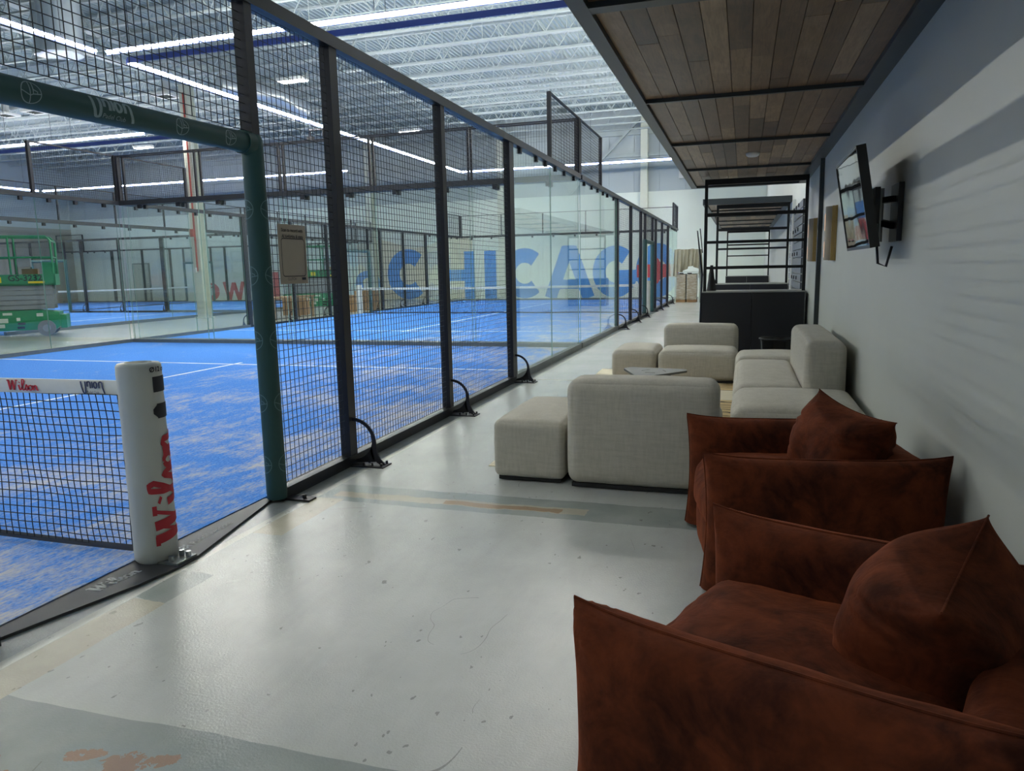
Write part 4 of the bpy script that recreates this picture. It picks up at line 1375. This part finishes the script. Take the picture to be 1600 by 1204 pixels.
def sofa_unit(label, x0, x1, y0, y1, zs=0.40, back=None, zbk=0.70, seed=0.0, bt=0.28, cat='sofa module', r=0.07):
    """one modular seat; back = side of the backrest or None"""
    t = thing('sofa_module', label, cat, ((x0 + x1) / 2, (y0 + y1) / 2, 0.0065))
    hx, hy = (x1 - x0) / 2, (y1 - y0) / 2
    MB().box(-hx + 0.03, hx - 0.03, -hy + 0.03, hy - 0.03, 0.0, 0.025).build('plinth', 'plinth', t)
    sx0, sx1, sy0, sy1 = -hx, hx, -hy, hy
    if back == '-y':
        sy0 += bt
    if back == '+y':
        sy1 -= bt
    if back == '+x':
        sx1 -= bt
    st_ = block(t, 'seat', sx0, sx1, sy0, sy1, 0.02, zs, r, seed=seed, bz=0.035, bx=0.006, by=0.003)
    if back:
        b = {'-y': (-hx, hx, -hy, sy0 + 0.02), '+y': (-hx, hx, sy1 - 0.02, hy), '+x': (sx1 - 0.02, hx, -hy, hy)}[back]
        block(t, 'backrest', b[0], b[1], b[2], b[3], 0.02, zbk, 0.075, seed=seed + 3, bz=0.015, bx=0.006, by=0.008)
    return t
sofa_unit('low grey linen ottoman nearest the courts, left of the sofa back', -1.60, -1.105, 4.63, 5.62, 0.41, seed=1.0, r=0.045)
sofa_unit('grey linen sofa seat turned away, its broad back toward the rust chairs', -1.075, -0.12, 4.57, 5.62, 0.41, '-y', 0.71, seed=2.0)
sofa_unit('low grey linen ottoman beside the far sofa seat, near the glass', -1.575, -1.02, 9.26, 10.2, 0.385, seed=5.0)
sofa_unit('grey linen sofa seat facing the camera in front of the dark counter', -0.99, -0.045, 9.22, 10.22, 0.385, '+y', 0.66, seed=6.0)
sofa_unit('grey linen seat block by the wall, nearest the rust chairs', -0.06, 0.86, 5.38, 6.40, 0.41, seed=8.0, r=0.10)
sofa_unit('long grey linen sofa section along the wall with a backrest', -0.06, 0.82, 6.41, 8.35, 0.41, '+x', 0.79, seed=9.0, bt=0.30, r=0.09)
sofa_unit('last grey linen seat block along the wall, before the black tub', -0.06, 0.84, 8.36, 9.18, 0.42, seed=11.0, r=0.09)

rug = MB()
rug.prism([(-1.755, 4.97), (0.35, 4.97), (0.35, 10.35), (-1.89, 10.35)], 0.0, 0.006)
ro = rug.build('area_rug', 'rug')
tag(ro, 'beige rug with wavy dark lines under the grey sofa group', 'rug')

ct = thing('coffee_table', 'low grey rounded-triangle coffee table between the grey sofas', 'table', (-0.83, 7.36, 0.0065))
poly = []
for cx, cy, a in ((0.22, 0.10, -30), (-0.22, 0.17, 90), (-0.06, -0.26, 200)):
    poly += arc(cx, cy, 0.10, 0.10, a, a + 120 if cy != -0.26 else a + 130, 8)
top = MB().prism(poly, 0.375, 0.395, 'z').build('table_top', 'table', ct)
for a in (20, 140, 260):
    ca, sa = math.cos(math.radians(a)), math.sin(math.radians(a))
    MB().bar((0.17 * ca, 0.17 * sa - 0.02, 0.0), (0.12 * ca, 0.12 * sa - 0.02, 0.375), 0.10, 0.018, up=(-sa, ca, 0)).build('leg', 'table', ct)
m = MB()
for a in (20, 140, 260):
    ca, sa = math.cos(math.radians(a)), math.sin(math.radians(a))
    m.bar((0.11 * ca + 0.05 * sa, 0.11 * sa - 0.05 * ca - 0.01, 0.3955), (0.11 * ca - 0.05 * sa, 0.11 * sa + 0.05 * ca - 0.01, 0.3955), 0.012, 0.002)
m.build('slots', 'plinth', top)

tb = thing('black_tub', 'round black tub in front of the dark counter', 'tub', (0.47, 9.9, 0))
MB().lathe([(0.0, 0.0), (0.20, 0.0), (0.245, 0.47), (0.258, 0.50), (0.25, 0.505), (0.238, 0.49), (0.21, 0.12), (0.0, 0.1)], n=40).build('body', 'tub', tb, True, 40)
MB().tube([(0.253 * math.cos(2 * PI * i / 40), 0.253 * math.sin(2 * PI * i / 40), 0.50) for i in range(40)], 0.009, 8, closed=True).build('rim', 'blackframe', tb, True)

# ================================================================== RUST VELVET CHAIRS
def cushion(a, b, t, flare=0.07, p=3.0, q=0.55, nu=40, nv=40, open_bottom=False, seed=0.0, wr=0.010, side=None, rear=1.0):
    """a sewn two-faced cushion in the x-z plane, pinched to pointed corners; thickness along y"""
    mb = MB()
    def f(sgn):
        def g(u_, v_):
            u, v = math.sin((u_ * 2 - 1) * PI / 2), math.sin((v_ * 2 - 1) * PI / 2)
            if open_bottom:
                kx = flare * 0.5 * (1 - v * v) * abs(u) ** 3
                kz = flare * (1 - u ** 4 * (rear if u > 0 else 1)) * (max(0, v)) ** 3
                th = (max(0.0, 1 - abs(u) ** (p * 2.2)) * max(0.0, 1 - max(0.0, v) ** (p * 2.2))) ** q
            else:
                kx = flare * (1 - v * v) * abs(u)
                kz = flare * (1 - u * u) * abs(v)
                th = (max(0.0, 1 - abs(u) ** (side or p)) * max(0.0, 1 - abs(v) ** p)) ** q
                if side:
                    th *= 1 - 0.55 * max(0.0, v) ** 3 * abs(u) ** 3
            x, z = a * (u * (1 - kx)), b * (v * (1 - kz))
            edge = max(abs(u), abs(v) if not open_bottom else max(0, v))
            w = noise.noise(Vector((x * 7 + seed, z * 7, sgn * 3))) * wr
            # radiating puckers towards the corners
            c = max(0.0, abs(u) + (abs(v) if not open_bottom else max(0, v)) - 1.35)
            w += c * 0.016 * math.sin(math.atan2(1 - abs(v), 1 - abs(u) + 1e-4) * 18 + seed)
            if side:
                for fv, fs in ((0.42, 0.30), (0.22, 0.18), (-0.25, 0.12)):
                    w -= 0.10 * fs * math.exp(-((v - fv - 0.22 * (abs(u) - 0.8)) / 0.055) ** 2) * max(0.0, (abs(u) - 0.45) / 0.55)
            y = sgn * (t * th + w * min(1.0, th * 2))
            return (x, y, z)
        return g
    mb.sheet(nu, nv, f(1))
    mb.sheet(nu, nv, f(-1))
    return mb

def piping(a, b, flare, r=0.006, open_bottom=False, n=30, rear=1.0):
    def pt(u, v):
        if open_bottom:
            kx = flare * 0.5 * (1 - v * v) * abs(u) ** 3
            kz = flare * (1 - u ** 4 * (rear if u > 0 else 1)) * (max(0, v)) ** 3
        else:
            kx, kz = flare * (1 - v * v) * abs(u), flare * (1 - u * u) * abs(v)
        return (a * u * (1 - kx), 0, b * v * (1 - kz))
    L = [pt(-1, -1 + 2 * i / n) for i in range(n)] + [pt(-1 + 2 * i / n, 1) for i in range(n)] + [pt(1, 1 - 2 * i / n) for i in range(n + 1)]
    return MB().tube(L, r, 6)

def armchair(label, x, y, rz, seed):
    """faces -x; arms at +-y"""
    t = thing('velvet_armchair', label, 'armchair', (x, y, 0), rz)
    D, Wd = 0.50, 0.435
    for s in (-1, 1):
        hz = 0.305
        rear = 0.0 if (s > 0 and seed > 5) else 1.0
        a = cushion(D, hz, 0.095, 0.085, 3.2, 0.5, 44, 40, True, seed + s, 0.010, None, rear).build('arm', 'velvet', t, True, 70, (0, s * Wd, hz + 0.02))
        recalc(a)
        piping(D, hz, 0.085, 0.0045, True, 30, rear).build('piping', 'velvet', a, True)
    bk = cushion(0.36, 0.28, 0.10, 0.03, 4.0, 0.5, 34, 30, True, seed + 5).build('backrest', 'velvet', t, True, 70, (0.40, 0, 0.30))
    bk.rotation_euler = (0, 0, PI / 2)
    recalc(bk)
    b = puffy(0.80, 0.72, 0.26, 0.06, 0.02, 0.0, 0.0, 20, 0.008, seed).build('base', 'velvet', t, True, 80, (-0.05, 0, 0.02))
    recalc(b)
    st_ = puffy(0.80, 0.70, 0.24, 0.095, 0.02, 0.0, 0.05, 26, 0.012, seed + 2).build('seat', 'velvet', t, True, 80, (-0.065, 0, 0.19))
    recalc(st_)
    return t
ch1 = armchair('rust velvet armchair in the foreground, turned toward the courts', 0.245, 1.905, math.radians(-20), 1.3)
ch2 = armchair('rust velvet armchair behind the foreground one, in front of the grey sofas', 0.285, 3.70, math.radians(8.5), 7.7)

def throw(label, loc, rot, a, b, t, seed):
    o = cushion(a, b, t, 0.13, 2.4, 0.6, 64, 64, False, seed, 0.022, side=5.0).build('throw_pillow', 'velvet', None, True, 70)
    recalc(o)
    o.location = loc
    o.rotation_euler = rot
    tag(o, label, 'pillow')
    MB().tube([(a * u * 1.0, 0, b * (1 - 0.13 * (1 - u * u))) for u in [i / 15 - 1 for i in range(31)]], 0.003, 6).build('piping', 'velvet', o, True)
    return o
throw('plump rust velvet pillow leaning in the foreground armchair', (0.471, 1.94, 0.522), (math.radians(18), math.radians(-9.4), math.radians(65.6)), 0.25, 0.225, 0.20, 2.2)
throw('rust velvet pillow in the armchair behind, one corner pointing up', (0.455, 3.72, 0.55), (math.radians(15), math.radians(-7), math.radians(120)), 0.275, 0.225, 0.17, 9.1)

# ================================================================== FAR END OF THE CORRIDOR
for label, xa, xb in (('left stretch-wrapped carton stack at the corridor end', -2.58, -2.21), ('right stretch-wrapped carton stack with a shiny wrap', -2.16, -1.78)):
    t = thing('wrapped_cartons', label, 'wrapped boxes', ((xa + xb) / 2, 30.95, 0))
    w = xb - xa
    MB().box(-w / 2, w / 2, -0.38, 0.38, 0.0, 0.1).build('pallet', 'card', t)
    puffy(w, 0.76, 1.02, 0.02, 0.012, 0.012, 0.0, 14, 0.012, xa).build('wrapped_load', 'wrap', t, True, 60, (0, 0, 0.1))
bd_ = thing('crate_board', 'black-edged board lying on the wrapped carton stacks', 'board', (-2.15, 30.95, 1.13))
MB().box(-0.42, 0.42, -0.36, 0.36, 0, 0.04).build('board', 'label', bd_)
m = MB().box(-0.30, -0.15, -0.37, -0.355, 0.0, 0.045).box(0.0, 0.18, -0.37, -0.355, 0.0, 0.045)
m.build('black_corners', 'black', bd_)
cl = MB()
cl.sheet(60, 30, lambda u, v: (lambda s, dr: (-2.66 + 1.02 * u + 0.05 * math.sin(u * 30) * v, 30.53 + 0.05 * math.sin(u * 44 + 2 * v) * (0.3 + v) - 0.03 * v, 2.10 - v * (0.78 + 0.28 * (1 if u < 0.1 or u > 0.9 else 0) + 0.12 * math.sin(u * 7))))(u, v))
cl.sheet(30, 10, lambda u, v: (-2.66 + 1.02 * u, 30.53 + 0.8 * v, 2.10 + 0.03 * math.sin(u * 12) * math.sin(v * 3)))
cl.sheet(20, 30, lambda u, v: (-2.66 - 0.03 * math.sin(u * 15) * v - 0.03 * v, 30.53 + 0.8 * u, 2.10 - 1.05 * v))
cl.sheet(20, 30, lambda u, v: (-1.64 + 0.03 * math.sin(u * 15) * v + 0.05 * v, 30.53 + 0.8 * u, 2.10 - 1.05 * v))
co = cl.build('drop_cloth', 'cloth', None, True, 70)
tag(co, 'beige drop cloth hung over the stack at the corridor end', 'cloth')
rk = thing('storage_rack', 'pale storage frame under the drop cloth', 'rack', (-2.15, 30.95, 0))
for sx in (-1, 1):
    for sy in (-1, 1):
        MB().box(sx * 0.47 - 0.02, sx * 0.47 + 0.02, sy * 0.36 - 0.02, sy * 0.36 + 0.02, 0, 2.07).build('upright', 'label', rk)
MB().box(-0.5, 0.5, -0.38, 0.38, 2.05, 2.09).build('top_shelf', 'label', rk)
MB().box(-0.49, 0.49, -0.38, 0.38, 1.2, 1.23).build('middle_shelf', 'label', rk)

# ------------------------------------------------------------------ groups of repeats
GROUPS = dict(court_turf='turf carpets of the four courts', court_fence='side fences of the courts', court_glass_wall='glass end walls of the courts',
              padded_doorway='padded doorway frames', padel_net='nets of the courts', net_post='white net posts', led_light_bar='LED light bars hung over the courts',
              high_bay_light='high bay lights under the roof', air_duct='silver air ducts', air_register='air registers under the roof', scissor_lift='green scissor lifts',
              cardboard_box='cartons beside the second court', wood_canopy='plank canopies along the corridor', bar_counter='dark bar counters', shelf_frame='black shelf frames',
              wall_sconce='wall sconces', sofa_module='grey linen sofa modules', velvet_armchair='rust velvet armchairs', throw_pillow='rust velvet pillows',
              wrapped_cartons='wrapped carton stacks')
for o in bpy.data.objects:
    if o.parent is None and 'label' in o and 'group' not in o:
        g = GROUPS.get(o.name.split('.')[0])
        if g:
            o['group'] = g
